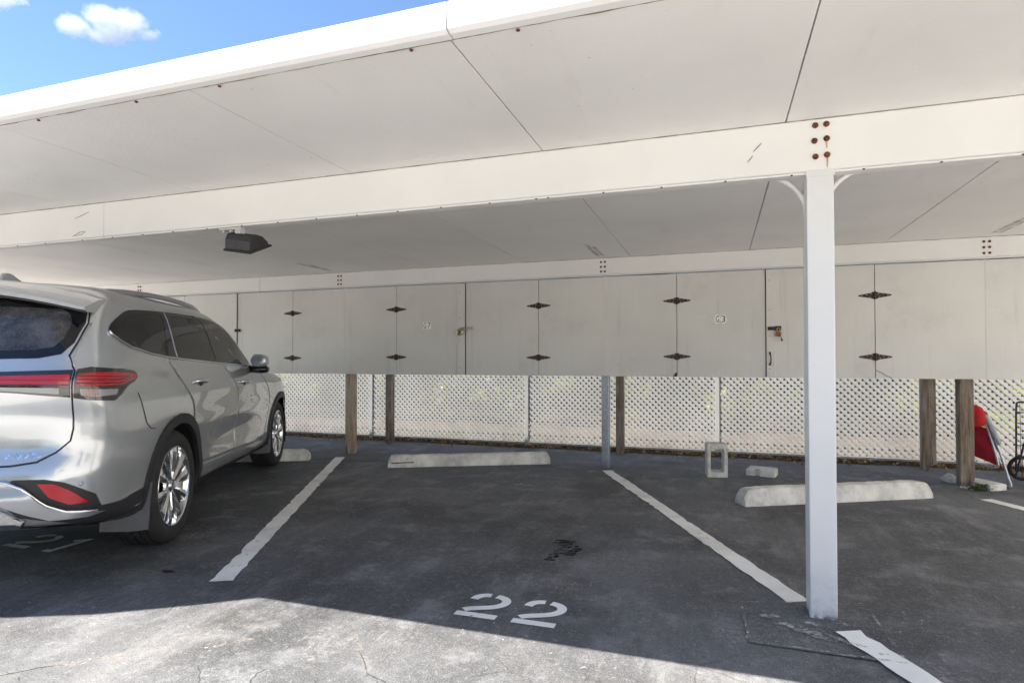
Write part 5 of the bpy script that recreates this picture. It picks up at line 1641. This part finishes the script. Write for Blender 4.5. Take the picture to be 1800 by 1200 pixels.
# ---- tailgate
TG_half = [(0, .685), (.60, .692), (.70, .705), (.765, .745), (.815, .80), (.825, .86), (.825, 1.15), (.805, 1.185), (.78, 1.225), (.788, 1.30), (.786, 1.40), (.765, 1.47), (.715, 1.515), (.45, 1.525), (0, 1.528)]
tg = car_patch('tailgate', mirror_poly(TG_half), map_rear, 0.004, 'car_paint', holes=(GB,), step=0.03, thick=0.012)
mb = MB(); hp = [p for p in TG_half]
line_on(mb, hp[:-1], map_rear, 0.001, 0.0052); line_on(mb, [(-a, b) for a, b in hp[:-1]], map_rear, 0.001, 0.0052); mb.build('panel_gap', 'gloss_black', car, smooth=True)
for sg in (1, -1):
    mb = MB(); line_on(mb, [(sg * .818, 1.17), (sg * .793, 1.215), (sg * .799, 1.30), (sg * .795, 1.40)], map_rear, 0.003, 0.0045)
    mb.build('highlight_bead', 'car_paint', car, smooth=True)
car_patch('rear_window', GB, map_rear, 0.003, 'dusty_glass', tg, step=0.04)
# black border of the rear window
car_patch('window_border', mirror_poly([(0, 1.20), (.45, 1.202), (.67, 1.210), (.75, 1.231), (.778, 1.29), (.778, 1.40), (.757, 1.47), (.708, 1.51), (.45, 1.52), (0, 1.522)]), map_rear, 0.0055, 'gloss_black', tg, holes=(GBI,), step=0.03)
# wiper
mb = MB(); P = []
for t in range(9):
    y = 0.05 + .45 * t / 8; z = 1.235 + .03 * t / 8; s = s_rear(y, z); P.append(Pt(s, z) + Nm(s, z) * .02)
mb.tube(P, .007, 6); mb.build('wiper', 'black_plastic', tg, smooth=True)
# letters
me = text_mesh('LIMITED  AWD', 0.052, 0.0022)
xs = [v.co.x for v in me.vertices]
for v in me.vertices:
    y = -0.585 - (v.co.x - 0.0) * 1.12; z = 0.735 + v.co.y * 0.72
    y = -0.515 + (-(v.co.x) * 1.15) ; s = s_rear(y, z)
    v.co = Pt(s, z) + Nm(s, z) * (0.006 + v.co.z)
me.materials.clear(); me.materials.append(MT['chrome'])
o = bpy.data.objects.new('badge_lettering', me); COL.objects.link(o); o.parent = tg
# lower grip strip above the bumper
car_patch('tailgate_handle', rnd_poly([(-.46, .672), (.46, .672), (.49, .645), (-.49, .645)], .01), map_rear, 0.012, 'satin_silver', thick=0.01)

# ---- spoiler
mb = MB(); rows = []
for i in range(29):
    y = -.80 + 1.6 * i / 28; e = abs(y) / .80; k = 1 - e ** 6
    zt = 1.655 - .105 * e ** 2.2; tipx = -.985 + .13 * e ** 3
    rows.append([(-.50 - .12 * e, y, zt + .012 - .015 * e), (-.72, y, zt - .018), (tipx, y, zt - .075 + .01 * e), (tipx + .012, y, zt - .098 + .012 * e), (-.84, y, zt - .105 + .015 * e), (-.76, y, zt - .09)])
V = [[mb.bm.verts.new(p) for p in r] for r in rows]
for i in range(28):
    for j in range(5): mb.bm.faces.new((V[i][j], V[i][j + 1], V[i + 1][j + 1], V[i + 1][j]))
mb.bm.faces.new(V[0]); mb.bm.faces.new(V[-1][::-1])
sp = mb.build('spoiler', 'car_paint', car, smooth=True, angle=32)
mb = MB()
mb.tube([(r[4][0] - .012, r[4][1], r[4][2] - .002) for r in rows], .008, 6); mb.build('spoiler_edge', 'gloss_black', sp, smooth=True)
mb = MB(); mb.prism([(.10, 0, 1.68), (-.08, 0, 1.685), (-.20, 0, 1.685), (-.17, 0, 1.745), (-.10, 0, 1.75)], (0, 0.03, 0)); bmesh.ops.bevel(mb.bm, geom=list(mb.bm.edges), offset=.008, segments=2, affect='EDGES'); mb.build('antenna', 'car_paint', car, smooth=True, angle=40)

# ---- tail lamps: across the tailgate and wrapped round the corner
for sg in (-1, 1):
    gate = [(sg * .12, 1.070), (sg * .40, 1.060), (sg * .62, 1.043), (sg * .818, 1.018), (sg * .818, 1.152), (sg * .60, 1.146), (sg * .30, 1.135), (sg * .12, 1.125)]
    tl = car_patch('tail_lamp', gate, map_rear, 0.009, 'dark_lens', tg, thick=0.012)
    car_patch('red_lens', [(sg * .14, 1.093), (sg * .45, 1.092), (sg * .812, 1.076), (sg * .812, 1.128), (sg * .45, 1.122), (sg * .14, 1.114)], map_rear, 0.0125, 'red_lens', tl, thick=.003)
    car_patch('clear_lens', [(sg * .36, 1.078), (sg * .78, 1.066), (sg * .78, 1.036), (sg * .6, 1.053), (sg * .38, 1.066)], map_rear, 0.011, 'clear_lens', tl, step=.02)
    mb = MB()
    for zz in (1.088, 1.108): line_on(mb, [(sg * .15, zz), (sg * .45, zz), (sg * .812, zz - .008)], map_rear, 0.0128, .0022)
    mb.build('lens_rib', 'dark_red_lens', tl, smooth=True)
    # outer lamp in (s, z) so that it can run round the corner
    def so(x, z): return s_side(x, z, 1)
    def sy(y, z): return abs(s_rear(y, z))
    S = lambda pts: [(sg * a, b) for a, b in pts]
    outer = [(sy(.830, 1.015), 1.015), (sy(.88, 1.0), 1.0), (so(-.86, .990), .990), (so(-.80, 1.02), 1.02), (so(-.735, 1.055), 1.055), (so(-.62, 1.085), 1.085), (so(-.57, 1.112), 1.112), (so(-.60, 1.140), 1.140), (so(-.72, 1.155), 1.155), (sy(.87, 1.165), 1.165), (sy(.83, 1.155), 1.155)]
    mi = lambda u, v: (u, v)
    ol = car_patch('tail_lamp', rnd_poly(S(outer), .01), mi, 0.010, 'dark_lens', thick=0.012, step=.02)
    red = [(sy(.836, 1.078), 1.078), (sy(.885, 1.072), 1.072), (so(-.80, 1.068), 1.068), (so(-.72, 1.078), 1.078), (so(-.62, 1.098), 1.098), (so(-.59, 1.114), 1.114), (so(-.63, 1.130), 1.130), (so(-.80, 1.138), 1.138), (sy(.885, 1.137), 1.137), (sy(.836, 1.130), 1.130)]
    car_patch('red_lens', rnd_poly(S(red), .008), mi, 0.0135, 'red_lens', ol, thick=.003, step=.02)
    clr = [(sy(.850, 1.060), 1.060), (sy(.90, 1.054), 1.054), (so(-.82, 1.048), 1.048), (so(-.84, 1.020), 1.020), (sy(.90, 1.016), 1.016), (sy(.855, 1.026), 1.026)]
    car_patch('clear_lens', rnd_poly(S(clr), .006), mi, 0.0125, 'clear_lens', ol, step=.02)
    mb = MB()
    for j in range(6):
        u = sy(.862, 1.04) + j * .022
        line_on(mb, S([(u, 1.022), (u, 1.055)]), mi, .0135, .0025)
    mb.build('lens_rib', 'amber_lens', ol, smooth=True)
    mb = MB()
    for dz in (0, .018, .036): line_on(mb, S([(sy(.84, 1.084), 1.086 + dz), (sy(.89, 1.08), 1.083 + dz), (so(-.78, 1.08), 1.080 + dz * .9), (so(-.66, 1.1), 1.098 + dz * .6)]), mi, .0155, .0026)
    mb.build('lens_rib', 'dark_red_lens', ol, smooth=True)
    # bumper: black lower band to the wheel arch, reflector, parking sensor
    bl = [(sy(.62, .625), .627), (sy(.74, .62), .622), (sy(.81, .60), .600), (sy(.90, .52), .520), (so(-.90, .452), .452), (so(-.72, .440), .440), (so(-.47, .455), .455), (so(-.44, .36), .375), (so(-.7, .36), .350), (so(-.9, .36), .345), (sy(.80, .40), .385), (sy(.62, .44), .44), (sy(.55, .52), .54)]
    car_patch('bumper_cladding', S(bl), mi, 0.008, 'black_plastic', thick=0.012, step=.03)
    rf = [(sy(.715, .605), .605), (sy(.775, .60), .60), (sy(.835, .555), .555), (sy(.880, .49), .49), (sy(.82, .49), .490), (sy(.755, .535), .535)]
    car_patch('reflector', rnd_poly(S(rf), .008), mi, 0.013, 'red_lens', thick=.004, step=.02)
    s = s_rear(sg * .868, .59)
    mb = MB(); bmesh.ops.create_uvsphere(mb.bm, u_segments=14, v_segments=8, radius=.011, matrix=Matrix.Translation(Pt(s, .585))); mb.build('parking_sensor', 'satin_silver', car, smooth=True)
# silver skid garnish, two steps
up = mirror_poly([(0, .540), (.50, .540), (.58, .520), (.68, .462), (.74, .432), (.86, .425), (.90, .432), (.87, .447), (.80, .462), (.74, .505), (.66, .590), (.60, .622), (.52, .632), (0, .632)])
car_patch('skid_garnish', up, map_rear, lambda u, v: 0.016 + 0.02 * sst(.60, .54, v), 'satin_silver', thick=.015, step=.025)
mb = MB()
for sg in (-1, 1): line_on(mb, [(sg * .02, .629), (sg * .52, .629), (sg * .60, .619), (sg * .66, .587), (sg * .74, .502), (sg * .80, .459), (sg * .89, .438)], map_rear, .019, .008, 8)
mb.build('garnish_edge', 'chrome', car, smooth=True)
lo_ = mirror_poly([(0, .515), (.47, .515), (.56, .485), (.64, .425), (.62, .40), (.55, .395), (.50, .42), (.44, .455), (0, .455)])
car_patch('skid_plate', lo_, map_rear, 0.022, 'chrome', thick=.02, step=.025)
car_patch('rear_valance', mirror_poly([(0, .45), (.44, .452), (.5, .415), (.56, .39), (.62, .37), (.6, .33), (0, .33)]), map_rear, 0.01, 'satin_silver', step=.03)
# front grille, bumper intake and windscreen
car_patch('grille', mirror_poly([(0, .62), (.5, .62), (.6, .70), (.52, .82), (0, .84)]), map_front, 0.006, 'black_plastic', step=.04)
car_patch('air_intake', mirror_poly([(0, .36), (.6, .36), (.66, .50), (0, .52)]), map_front, 0.006, 'black_plastic', step=.04)
car_patch('windscreen', mirror_poly(WS_half), map_front, 0.003, 'clear_glass', step=.05)

# ---- cabin
def soft_box(lo, hi, mat, name, parent=car, rot=None, bev=.05):
    mb = MB(); M = None
    mb.box(lo, hi, bev, rot, 3); return mb.build(name, mat, parent, smooth=True)
soft_box((-.55, -.72, .55), (2.2, .72, .62), 'interior_dark', 'cabin_floor', bev=.01)
soft_box((1.75, -.74, .75), (2.35, .74, 1.08), 'interior_dark', 'dashboard')
for y in (-.38, .38):
    st = soft_box((.80, y - .24, .62), (1.30, y + .24, .80), 'seat_grey', 'seat')
    Mr = Matrix.Translation((.80, 0, .75)) @ Matrix.Rotation(R(-14), 4, 'Y') @ Matrix.Translation((-.80, 0, -.75))
    soft_box((.72, y - .23, .72), (.86, y + .23, 1.28), 'seat_grey', 'backrest', st, Mr); soft_box((.74, y - .13, 1.31), (.83, y + .13, 1.47), 'seat_grey', 'headrest', st, Mr, .035)
for x0 in (.0, -.62):
    st = soft_box((x0 - .0, -.62, .62), (x0 + .42, .62, .78), 'seat_grey', 'seat')
    Mr = Matrix.Translation((x0, 0, .75)) @ Matrix.Rotation(R(-12), 4, 'Y') @ Matrix.Translation((-x0, 0, -.75))
    soft_box((x0 - .08, -.62, .72), (x0 + .05, .62, 1.24), 'seat_grey', 'backrest', st, Mr)
    for y in (-.38, .38): soft_box((x0 - .05, y - .12, 1.26), (x0 + .03, y + .12, 1.40), 'seat_grey', 'headrest', st, Mr, .03)
mb = MB(); mb.tube([(1.62 - .06 * math.sin(a) * .4, .38 + .18 * math.cos(a), 1.02 + .17 * math.sin(a)) for a in [k * math.pi / 12 for k in range(24)]], .014, 8, closed=True); mb.build('steering_wheel', 'interior_dark', car, smooth=True)
